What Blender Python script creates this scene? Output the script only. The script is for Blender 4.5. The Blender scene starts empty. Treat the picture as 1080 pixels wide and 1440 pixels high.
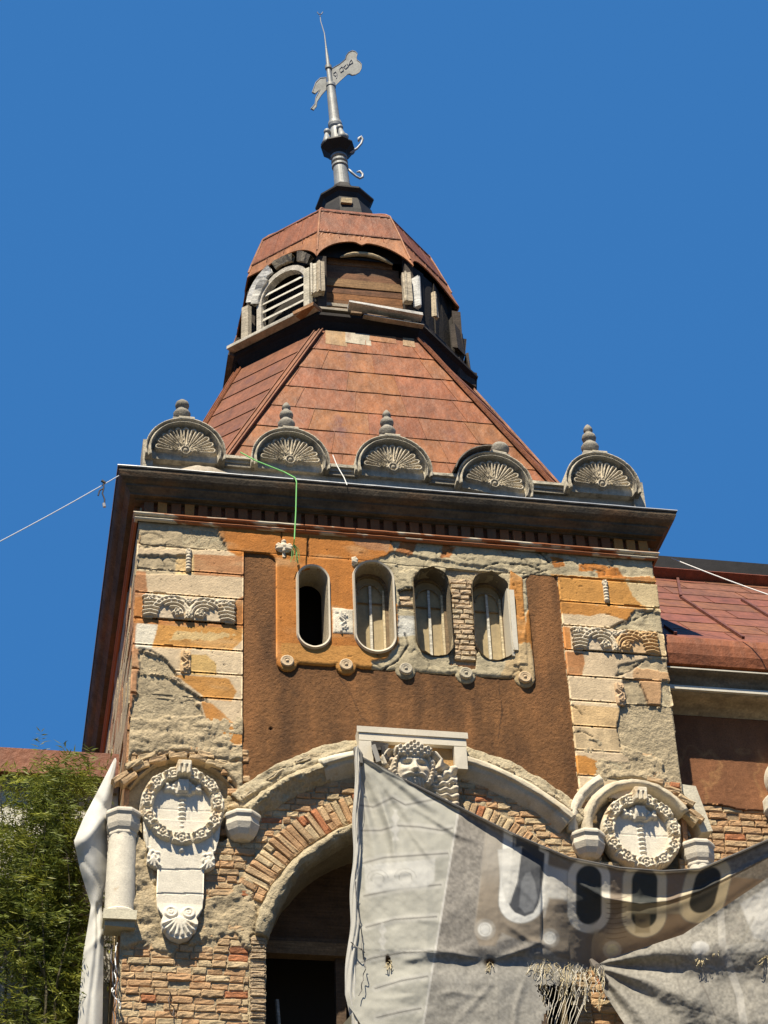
import bpy, math, random
import numpy as np
from mathutils import Vector, Matrix
random.seed(7); RNG=np.random.RandomState(7)
S=bpy.context.scene; COL=S.collection
R=math.radians; PI=math.pi
# ------------------------------------------------------------------ camera
ZT=15.4                                   # height of the tower wall's top above the street
CAM=np.array([-4.10992,-18.97481,-13.78773]); YAW,PITCH,ROLL=R(11.69183),R(36.11193),R(-2.35955); FPX=2883.576
fw=np.array([math.sin(YAW)*math.cos(PITCH),math.cos(YAW)*math.cos(PITCH),math.sin(PITCH)])
rt=np.array([math.cos(YAW),-math.sin(YAW),0.]); up=np.cross(rt,fw)
r2=math.cos(ROLL)*rt+math.sin(ROLL)*up; u2=-math.sin(ROLL)*rt+math.cos(ROLL)*up
cd=bpy.data.cameras.new('camera'); cam=bpy.data.objects.new('camera',cd); COL.objects.link(cam)
cam.matrix_world=Matrix(((r2[0],u2[0],-fw[0],CAM[0]),(r2[1],u2[1],-fw[1],CAM[1]),(r2[2],u2[2],-fw[2],CAM[2]+ZT),(0,0,0,1)))
cd.sensor_fit='HORIZONTAL'; cd.sensor_width=36; cd.lens=FPX/1080*36; cd.clip_end=3000; cd.clip_start=.1
S.camera=cam
# ------------------------------------------------------------------ world, sun, exposure
AZ,EL=R(29),R(60)
W=bpy.data.worlds.new('World'); S.world=W; W.use_nodes=True
nt=W.node_tree; bg=nt.nodes['Background']; sky=nt.nodes.new('ShaderNodeTexSky')
sky.sky_type='NISHITA'; sky.sun_disc=False; sky.sun_elevation=EL; sky.sun_rotation=PI+AZ
sky.air_density=1.0; sky.dust_density=0.0; sky.ozone_density=3.0; sky.altitude=900
tint=nt.nodes.new('ShaderNodeMix'); tint.data_type='RGBA'; tint.blend_type='MULTIPLY'; tint.inputs[0].default_value=1; tint.inputs[7].default_value=(.385,1.54,3.6,1)
gm=nt.nodes.new('ShaderNodeGamma'); gm.inputs[1].default_value=.18; nt.links.new(sky.outputs[0],gm.inputs[0]); nt.links.new(gm.outputs[0],tint.inputs[6]); nt.links.new(tint.outputs[2],bg.inputs[0]); bg.inputs[1].default_value=.062
sl=bpy.data.lights.new('sun','SUN'); sl.energy=5.0; sl.angle=R(.53); sl.color=(1,.895,.715)
so=bpy.data.objects.new('sun',sl); COL.objects.link(so)
SUNV=Vector((-math.sin(AZ)*math.cos(EL),-math.cos(AZ)*math.cos(EL),math.sin(EL)))
so.rotation_euler=(-SUNV).to_track_quat('-Z','Y').to_euler(); so.location=(-20,-30,50)
S.view_settings.view_transform='Standard'; S.view_settings.look='None'; S.view_settings.exposure=.93; S.view_settings.gamma=1
# ------------------------------------------------------------------ helpers
def at(u,v,y=0.):
    """photo pixel -> (x,z) on the upright plane at depth y (z from the wall top)"""
    u=np.asarray(u,float); v=np.asarray(v,float); y=np.asarray(y,float)
    d=[fw[i]+(u-540)/FPX*r2[i]-(v-720)/FPX*u2[i] for i in range(3)]
    t=(y-CAM[1])/d[1]
    return CAM[0]+d[0]*t, CAM[2]+d[2]*t
def A(u,v,y=0.):
    x,z=at(u,v,y); return (float(x),float(z))
def A3(u,v,y): x,z=A(u,v,y); return (x,y,z)
_T=np.random.RandomState(3).rand(256,256)
def vn(x,y,s=0):
    x=np.asarray(x,float)+s*17.31+500; y=np.asarray(y,float)+s*7.77+500
    i=np.floor(x).astype(int); j=np.floor(y).astype(int); f=x-i; g=y-j
    f=f*f*(3-2*f); g=g*g*(3-2*g)
    T=lambda a,b:_T[a&255,b&255]
    return (T(i,j)*(1-f)+T(i+1,j)*f)*(1-g)+(T(i,j+1)*(1-f)+T(i+1,j+1)*f)*g
def fbm(x,y,sc=1.,o=4,s=0):
    r=0;a=.5;t=0
    for k in range(o):
        r=r+a*vn(x*sc,y*sc,s+k); t+=a; a*=.5; sc*=2.03
    return r/t*2-1                        # -1..1
def cr(x,y,sc=1.,o=4,s=0):
    r=0;a=.5;t=0
    for k in range(o):
        r=r+a*np.abs(vn(x*sc,y*sc,s+k)*2-1); t+=a; a*=.62; sc*=2.1
    return r/t*2.4-1.
def sdp(X,Z,P):
    """signed distance to polygon, negative inside"""
    P=np.asarray(P,float); d=np.full(X.shape,1e9); ins=np.zeros(X.shape,bool)
    n=len(P)
    for i in range(n):
        a=P[i];b=P[(i+1)%n]; e=b-a; L=e@e+1e-12
        t=np.clip(((X-a[0])*e[0]+(Z-a[1])*e[1])/L,0,1)
        d=np.minimum(d,np.hypot(X-a[0]-t*e[0],Z-a[1]-t*e[1]))
        if a[1]!=b[1]:
            c=((a[1]>Z)!=(b[1]>Z))&(X<(b[0]-a[0])*(Z-a[1])/(b[1]-a[1])+a[0]); ins^=c
    return np.where(ins,-d,d)
def dpl(X,Z,P):
    P=np.asarray(P,float); d=np.full(X.shape,1e9)
    for a,b in zip(P[:-1],P[1:]):
        e=b-a; L=e@e+1e-12; t=np.clip(((X-a[0])*e[0]+(Z-a[1])*e[1])/L,0,1)
        d=np.minimum(d,np.hypot(X-a[0]-t*e[0],Z-a[1]-t*e[1]))
    return d
def sbox(X,Z,x0,x1,z0,z1,r=0.):
    cx,cz=(x0+x1)/2,(z0+z1)/2; qx=np.abs(X-cx)-(x1-x0)/2+r; qz=np.abs(Z-cz)-(z1-z0)/2+r
    return np.hypot(np.maximum(qx,0),np.maximum(qz,0))+np.minimum(np.maximum(qx,qz),0)-r
def sstad(X,Z,cx,z0,z1,r): return np.hypot(X-cx,Z-np.clip(Z,z0+r,z1-r))-r
def sm(a,b,x): t=np.clip((x-a)/(b-a),0,1); return t*t*(3-2*t)
def ridge(d,w): return np.sqrt(np.clip(1-(d/w)**2,0,1))
ORG={}
def build(name,V,F,mat,parent=None,col=None,smooth=False,loc=None,local=False):
    """link ONE mesh object; V in tower coordinates (z from wall top) unless local"""
    V=np.asarray(V,float).reshape(-1,3).copy()
    me=bpy.data.meshes.new(name)
    if loc is None: loc=(0,0,-ZT) if parent is None else None
    porg=ORG[parent.name] if parent else np.zeros(3)
    if local: o_w=np.array(loc,float)+[0,0,ZT]
    else:
        V[:,2]+=ZT
        o_w=(np.array(loc,float)+[0,0,ZT]) if loc is not None else porg
        V-=o_w
    F=[list(map(int,f)) for f in F] if not isinstance(F,np.ndarray) else F.tolist()
    me.from_pydata(V.tolist(),[],F); me.materials.append(mat)
    if smooth: me.polygons.foreach_set('use_smooth',[True]*len(me.polygons))
    if col is not None:
        c=np.asarray(col,float)
        if c.ndim==1: c=np.tile(c,(len(V),1))
        ca=me.color_attributes.new('Col','FLOAT_COLOR','POINT')
        ca.data.foreach_set('color',np.hstack([c,np.ones((len(V),1))]).astype(np.float32).ravel())
    me.update()
    o=bpy.data.objects.new(name,me); COL.objects.link(o)
    if parent: o.parent=parent
    o.location=Vector(o_w-porg); ORG[o.name]=o_w
    return o
def tag(o,label=None,cat=None,group=None,kind=None):
    if label: o['label']=label
    if cat: o['category']=cat
    if group: o['group']=group
    if kind: o['kind']=kind
    return o
def thing(name,label,cat,loc,group=None):
    o=bpy.data.objects.new(name,None); COL.objects.link(o); o.empty_display_size=.3
    w=np.array(loc,float)+[0,0,ZT]; o.location=Vector(w); ORG[o.name]=w
    return tag(o,label,cat,group)
class MB:
    def __init__(s): s.V=[];s.F=[];s.C=[];s.n=0
    def add(s,V,F,c=(.5,.5,.5)):
        V=np.asarray(V,float).reshape(-1,3); s.V.append(V)
        s.F+= [[int(i)+s.n for i in f] for f in F]; s.n+=len(V)
        c=np.asarray(c,float); s.C.append(c if c.ndim==2 else np.tile(c,(len(V),1)))
    def box(s,x0,x1,y0,y1,z0,z1,c=(.5,.5,.5),j=0.,ax=None):
        V=np.array([(x,y,z) for z in (z0,z1) for y in (y0,y1) for x in (x0,x1)],float)
        if j: V+=RNG.uniform(-j,j,V.shape)
        s.add(V,[(0,1,5,4),(1,3,7,5),(3,2,6,7),(2,0,4,6),(4,5,7,6),(2,3,1,0)],c)
    def bar(s,a,b,w,h,c=(.5,.5,.5),upv=(0,0,1),w2=None,h2=None):
        a=np.array(a,float);b=np.array(b,float);d=b-a;d/=np.linalg.norm(d)
        upv=np.array(upv,float); sx=np.cross(d,upv); sx/=np.linalg.norm(sx)+1e-9; uu=np.cross(sx,d)
        w2=w if w2 is None else w2; h2=h if h2 is None else h2
        V=[a-sx*w/2-uu*h/2,a+sx*w/2-uu*h/2,a+sx*w/2+uu*h/2,a-sx*w/2+uu*h/2,b-sx*w2/2-uu*h2/2,b+sx*w2/2-uu*h2/2,b+sx*w2/2+uu*h2/2,b-sx*w2/2+uu*h2/2]
        s.add(V,[(0,1,2,3),(7,6,5,4),(0,4,5,1),(1,5,6,2),(2,6,7,3),(3,7,4,0)],c)
    def tube(s,P,r,n=8,c=(.5,.5,.5)):
        P=np.array(P,float); rr=np.full(len(P),r) if np.isscalar(r) else np.array(r,float)
        T=np.gradient(P,axis=0); T/=np.linalg.norm(T,axis=1)[:,None]+1e-12
        ref=np.array([0,1,0]) if abs(T[0][1])<.9 else np.array([1,0,0])
        V=[]
        for p,t,q in zip(P,T,rr):
            a=np.cross(t,ref); a/=np.linalg.norm(a)+1e-12; b=np.cross(t,a)
            V+= [p+q*(math.cos(k*2*PI/n)*a+math.sin(k*2*PI/n)*b) for k in range(n)]
        F=[(i*n+k,i*n+(k+1)%n,(i+1)*n+(k+1)%n,(i+1)*n+k) for i in range(len(P)-1) for k in range(n)]
        F+=[tuple(range(n-1,-1,-1)),tuple((len(P)-1)*n+k for k in range(n))]
        s.add(V,F,c)
    def lathe(s,prof,cx,cy,n=24,c=(.5,.5,.5),a0=0,a1=2*PI,lean=(0,0),cz=None,rot=0):
        full=abs(a1-a0-2*PI)<1e-6; m=n if full else n+1
        V=[];z0=prof[0][1]
        for r,z in prof:
            for k in range(m):
                a=a0+(a1-a0)*k/n+rot; V.append((cx+r*math.cos(a)+lean[0]*(z-z0),cy+r*math.sin(a)+lean[1]*(z-z0),z))
        F=[]
        for i in range(len(prof)-1):
            for k in range(n):
                k2=(k+1)%m; F.append((i*m+k,i*m+k2,(i+1)*m+k2,(i+1)*m+k))
        F.append(tuple(range(m-1,-1,-1))); F.append(tuple((len(prof)-1)*m+k for k in range(m)))
        s.add(V,F,c)
    def prism(s,P,y0,y1,c=(.5,.5,.5)):
        n=len(P); V=[(p[0],y0,p[1]) for p in P]+[(p[0],y1,p[1]) for p in P]
        ar=sum(P[i][0]*P[(i+1)%n][1]-P[(i+1)%n][0]*P[i][1] for i in range(n))
        idx=list(range(n)); 
        F=[tuple(idx),tuple(i+n for i in reversed(idx))]+[(i,i+n,(i+1)%n+n,(i+1)%n) for i in range(n)]
        if ar<0: F=[tuple(reversed(f)) for f in F]
        s.add(V,F,c)
    def get(s): return np.vstack(s.V),s.F,np.vstack(s.C)
    def build(s,name,mat,parent=None,smooth=False,**k):
        V,F,C=s.get(); n=len(V)
        if parent is None or n>60000: return build(name,V,F,mat,parent,C,smooth,**k)
        p=list(range(n))
        def find(a):
            while p[a]!=a: p[a]=p[p[a]]; a=p[a]
            return a
        for f in F:
            r=find(f[0])
            for q in f[1:]:
                t=find(q)
                if t!=r: p[t]=r
        root=np.array([find(i) for i in range(n)]); _,isl=np.unique(root,return_inverse=True); K=isl.max()+1
        if K==1 or K>3500: return build(name,V,F,mat,parent,C,smooth,**k)
        lo=np.full((K,3),np.inf);hi=np.full((K,3),-np.inf); np.minimum.at(lo,isl,V);np.maximum.at(hi,isl,V); sz=(hi-lo).max(1)
        lab=-np.ones(K,int); c=0
        for i in range(K):
            if lab[i]>=0: continue
            lab[i]=c; st=[i]
            while st:
                a=st.pop(); un=np.nonzero(lab<0)[0]
                if not len(un): break
                g=np.maximum(0,np.maximum(lo[a]-hi[un],lo[un]-hi[a])); ok=un[np.sqrt((g**2).sum(1))<=np.maximum(.02,.5*np.maximum(sz[a],sz[un]))]
                lab[ok]=c; st+=ok.tolist()
            c+=1
        if c==1: return build(name,V,F,mat,parent,C,smooth,**k)
        vl=lab[isl]; fl=np.array([vl[f[0]] for f in F]); out=[]
        for q in sorted(range(c),key=lambda q:-np.count_nonzero(vl==q)):
            m_=vl==q; rm=np.cumsum(m_)-1; FF=[[int(rm[i]) for i in F[j]] for j in np.nonzero(fl==q)[0]]
            out.append(build(name,V[m_],FF,mat,parent,C[m_],smooth,**k))
        return out[0]
def relief(name,mat,parent,bb,cell,sd=None,h=None,col=(.5,.5,.5),y0=0.,back=None,smooth=True,loc=None,cellz=None,place=None):
    """height field facing -y on the (x,z) plane, edge snapped to sd=0 and turned back to depth `back`"""
    x0,x1,z0,z1=bb; cz=cellz or cell
    nx=max(2,int(round((x1-x0)/cell))+1); nz=max(2,int(round((z1-z0)/cz))+1)
    X,Z=np.meshgrid(np.linspace(x0,x1,nx),np.linspace(z0,z1,nz),indexing='ij')
    if sd is None: keep=np.ones((nx-1,nz-1),bool)
    else:
        s=sd(X,Z); ok=s<.62*cell
        keep=ok[:-1,:-1]&ok[1:,:-1]&ok[:-1,1:]&ok[1:,1:]
        e=cell*.3; gx=(sd(X+e,Z)-sd(X-e,Z))/(2*e); gz=(sd(X,Z+e)-sd(X,Z-e))/(2*e); g2=gx**2+gz**2+1e-6
        mv=(np.abs(s)<.62*cell)
        X=np.where(mv,X-s*gx/g2,X); Z=np.where(mv,Z-s*gz/g2,Z)
    hh=h(X,Z) if callable(h) else np.full(X.shape,0. if h is None else float(h))
    cc=col(X,Z) if callable(col) else np.tile(np.asarray(col,float),(nx,nz,1))
    Y=y0-hh
    I=np.arange(nx*nz).reshape(nx,nz)
    a=I[:-1,:-1][keep];b=I[1:,:-1][keep];c=I[1:,1:][keep];d=I[:-1,1:][keep]
    F=np.stack([a,b,c,d],1)
    V=np.stack([X.ravel(),Y.ravel(),Z.ravel()],1); C=cc.reshape(-1,3)
    if back is not None:
        E={}
        for f in F.tolist():
            for p,q in zip(f,f[1:]+f[:1]):
                if (q,p) in E: del E[(q,p)]
                else: E[(p,q)]=1
        bv=sorted({p for e_ in E for p in e_}); mp={p:len(V)+i for i,p in enumerate(bv)}
        BV=V[bv].copy(); BV[:,1]=back; V=np.vstack([V,BV]); C=np.vstack([C,C[bv]])
        F=F.tolist()+[[q,p,mp[p],mp[q]] for (p,q) in E]
    used=np.zeros(len(V),bool); FF=np.asarray(F) if len(F) else np.zeros((0,4),int)
    used[FF.ravel()]=True; rm=np.cumsum(used)-1
    if place is not None: return build(name,V[used],rm[FF],mat,parent,C[used],smooth,loc=place,local=True)
    return build(name,V[used],rm[FF],mat,parent,C[used],smooth,loc=loc)
def gridmesh(P,keep=None,closed=False):
    nx,nz=P.shape[:2]; I=np.arange(nx*nz).reshape(nx,nz)
    k=np.ones((nx-1,nz-1),bool) if keep is None else keep
    F=np.stack([I[:-1,:-1][k],I[1:,:-1][k],I[1:,1:][k],I[:-1,1:][k]],1)
    return P.reshape(-1,3),F
# ------------------------------------------------------------------ materials
def mat(name,col=None,rough=.85,metal=0.,n1=(6,.25),n2=(60,.2),bump=(90,.25,.01),bump2=None,streak=None,spec=.3,kf=.84,trans=0.,stain=None):
    m=bpy.data.materials.new(name); m.use_nodes=True; t=m.node_tree; N=t.nodes; L=t.links; B=N['Principled BSDF']
    tc=N.new('ShaderNodeTexCoord')
    if col is None:
        a=N.new('ShaderNodeAttribute'); a.attribute_name='Col'; c=a.outputs['Color']
    else:
        a=N.new('ShaderNodeRGB'); a.outputs[0].default_value=(*col,1); c=a.outputs[0]
    def noise(sc,det=5,stretch=None,ro=.6):
        q=N.new('ShaderNodeTexNoise'); q.inputs['Scale'].default_value=sc; q.inputs['Detail'].default_value=det; q.inputs['Roughness'].default_value=ro
        if stretch:
            mp=N.new('ShaderNodeMapping'); mp.inputs['Scale'].default_value=stretch; L.new(tc.outputs['Object'],mp.inputs[0]); L.new(mp.outputs[0],q.inputs[0])
        else: L.new(tc.outputs['Object'],q.inputs[0])
        return q.outputs[0]
    def mulc(c,nz,amt,kf_=1.):
        mr=N.new('ShaderNodeMapRange'); mr.inputs[1].default_value=.25; mr.inputs[2].default_value=.75; mr.inputs[3].default_value=(1-amt)*kf_; mr.inputs[4].default_value=(1+amt)*kf_
        L.new(nz,mr.inputs[0]); x=N.new('ShaderNodeVectorMath'); x.operation='SCALE'; L.new(c,x.inputs[0]); L.new(mr.outputs[0],x.inputs[3]); return x.outputs[0]
    for q in (n1,n2):
        if q: c=mulc(c,noise(q[0]),q[1],kf if q is n1 else 1.)
    if streak: c=mulc(c,noise(streak[0],4,streak[2]),streak[1])
    if stain:   # (scale, colour, threshold)
        mx=N.new('ShaderNodeMix'); mx.data_type='RGBA'; rr=N.new('ShaderNodeMapRange'); rr.inputs[1].default_value=stain[2]; rr.inputs[2].default_value=stain[2]+.12
        L.new(noise(stain[0],6,stain[3] if len(stain)>3 else None),rr.inputs[0]); L.new(rr.outputs[0],mx.inputs[0]); L.new(c,mx.inputs[6]); mx.inputs[7].default_value=(*stain[1],1); c=mx.outputs[2]
    L.new(c,B.inputs['Base Color']); B.inputs['Roughness'].default_value=rough; B.inputs['Metallic'].default_value=metal
    B.inputs['Specular IOR Level'].default_value=spec
    nrm=None
    for bp in (bump,bump2):
        if bp:
            b=N.new('ShaderNodeBump'); b.inputs['Strength'].default_value=bp[1]; b.inputs['Distance'].default_value=bp[2]
            L.new(noise(bp[0],6,ro=.65),b.inputs['Height'])
            if nrm: L.new(nrm,b.inputs['Normal'])
            nrm=b.outputs[0]
    if nrm: L.new(nrm,B.inputs['Normal'])
    if trans:
        o=N['Material Output']; tr=N.new('ShaderNodeBsdfTranslucent'); L.new(c,tr.inputs[0]); ms=N.new('ShaderNodeMixShader'); ms.inputs[0].default_value=trans
        L.new(B.outputs[0],ms.inputs[1]); L.new(tr.outputs[0],ms.inputs[2]); L.new(ms.outputs[0],o.inputs[0])
    return m
M_plaster=mat('plaster',n1=(3,.16),n2=(45,.15),bump=(60,.5,.014),bump2=(16,.35,.02),streak=(6,.12,(1.6,1,.35)))
M_smooth=mat('smooth plaster',n1=(4,.12),n2=(50,.08),bump=(40,.22,.006))
M_rough=mat('roughcast',n1=(1.2,.28),n2=(60,.30),streak=(3,.16,(2,1,.25)),bump=(95,.8,.014),bump2=None)
M_render=mat('crumbling render',kf=.95,n1=(5,.2),n2=(40,.2),bump=(45,.7,.03),bump2=(11,.6,.05))
M_brick=mat('old brick',kf=1.0,n1=(9,.22),n2=(70,.25),bump=(55,.7,.02))
M_stone=mat('carved stone',n1=(7,.15),n2=(60,.14),bump=(70,.45,.010),bump2=(20,.35,.012),stain=(4.5,(.40,.28,.15),.63))
M_grey=mat('weathered parapet stone',n1=(5,.32),n2=(45,.25),bump=(50,.6,.014),bump2=(14,.5,.02),streak=(5,.32,(1,1,.18)),stain=(3.2,(.05,.045,.04),.60))
M_corn=mat('weathered cornice',n1=(5,.35),n2=(30,.3),bump=(25,.5,.02),streak=(3,.3,(1,1,6)))
M_tin=mat('painted sheet roof',rough=.6,n1=(1.3,.30),n2=(18,.16),bump=(5,.4,.03),bump2=(1.6,.5,.08),streak=(6,.34,(1.5,1.5,.18)),spec=.3,stain=(2.4,(.13,.05,.035),.60,(1,1,.4)))
M_wood=mat('weathered wood',n1=(6,.3),n2=(40,.3),streak=(4,.4,(1,1,14)),bump=(30,.5,.01))
M_dark=mat('dark sheet metal',col=(.018,.016,.015),rough=.6,n1=(5,.4),n2=None,bump=(12,.3,.01))
M_zinc=mat('zinc finial',rough=.55,metal=.15,n1=(6,.3),n2=(40,.2),bump=(30,.2,.005))
M_metal=mat('bare sheet metal',col=(.62,.63,.62),rough=.42,metal=.6,n1=(5,.25),n2=None,bump=(20,.2,.004))
M_print=mat('printed mesh tarp',rough=.7,n1=(3,.08),n2=(120,.1),bump=(260,.5,.003),bump2=None,trans=.22)
M_white=mat('white tarp',col=(.66,.645,.59),rough=.7,streak=(4,.10,(2,2,.5)),n1=(2.5,.16),n2=(30,.05),bump=(5,.12,.01),trans=.12)
M_glass=mat('dusty pane',col=(.40,.31,.165),rough=.75,n1=(4,.25),n2=(25,.2),bump=None,spec=.5)
M_blk=mat('interior shade black',col=(.03,.026,.02),rough=.95,n1=None,n2=None,bump=None)  # near-black colour that paints in the shade of unlit rooms
M_cord=mat('cord',rough=.6,n1=None,n2=None,bump=None)
M_leaf=mat('leaves',rough=.55,n1=(3,.25),n2=(30,.2),bump=None,trans=.3)
M_ground=mat('ground',col=(.055,.05,.035),n1=(1,.3),n2=(8,.2),bump=(6,.3,.03))
ORANGE=(.45,.18,.032); ORBR=(.33,.135,.045); BROWN=(.185,.082,.026); GREIGE=(.43,.345,.215); CREAM=(.64,.50,.32); PALE=(.70,.63,.49); STONE=(.62,.56,.44)
BRICK=(.42,.245,.135)
def lerp(c,k,w): return c*(1-w[...,None])+np.asarray(k,float)*w[...,None]
def px(P,y=-.05): return [A(u,v,y) for u,v in P]
def layers(Ls):
    """list of (poly in photo px, colour, sunk depth, ragged) -> col(X,Z), h(X,Z) adding wear with its own outline"""
    Q=[(px(P),c,dh,rg) for P,c,dh,rg in Ls]
    cache={}
    def ev(X,Z,base,hb,rough=.002):
        C=np.tile(np.asarray(base,float),X.shape+(1,)); H=np.full(X.shape,hb); RG=np.full(X.shape,rough)
        C=C*(1+.10*fbm(X,Z,2.2,3,5))[...,None]
        for i,(P,c,dh,rg) in enumerate(Q):
            pa=np.array(P)
            if pa[:,0].max()<X.min()-.1 or pa[:,0].min()>X.max()+.1 or pa[:,1].max()<Z.min()-.1 or pa[:,1].min()>Z.max()+.1: continue
            s=sdp(X,Z,P)+rg*(.8*fbm(X,Z,8,4,i)+.9*cr(X,Z,14,4,i+3))
            w=sm(.006,-.006,s)
            k=np.asarray(c,float)*(1+.16*fbm(X,Z,5,4,i+9))[...,None]
            if c[0]>2*c[1]*.9 and dh<=.005: k=lerp(k,(.60,.46,.26),sm(.15,.75,fbm(X*.5,Z*1.6,4,5,i+3))*.32)
            C=C*(1-w[...,None])+k*w[...,None]
            if dh:
                wh=sm(.004,-.012,s); H=H-dh*wh; RG=np.where(wh>.5,.0105 if dh>.012 else .004,RG)
        ck=sm(.05,.0,np.abs(fbm(X,Z,3.1,4,51)))*(RG>.01); C=C*(1-.38*ck[...,None]); H=H-.010*ck
        C=C*np.where(RG>.01,1+.22*cr(X,Z,9,4,61),1.)[...,None]
        pt_=(vn(X*24,Z*60,71)>.955)&(fbm(X,Z,2.1,2,14)>-.1); C=C*np.where(pt_,.35,1.)[...,None]; H=H-.008*pt_
        C=C*(1-.22*sm(.2,.6,fbm(X*2.4,Z*.8,2.2,4,81)))[...,None]
        H=H+RG*np.where(RG>.01,.8*cr(X,Z,7,5,2),fbm(X,Z,14,4,2)+.6*fbm(X,Z,45,2,6))
        return C,H
    return ev
# ------------------------------------------------------------------ ground
g=MB(); g.add([(-900,-900,-ZT),(900,-900,-ZT),(900,1500,-ZT),(-900,1500,-ZT)],[(0,1,2,3)])
tag(g.build('ground',M_ground),kind='structure')
# ------------------------------------------------------------------ the tower
T=thing('corner_tower','square corner tower of crumbling orange and brown plaster under a rusty red roof','tower',(0,0,-ZT))
XC=-5.37   # z of the big arch centre
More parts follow.
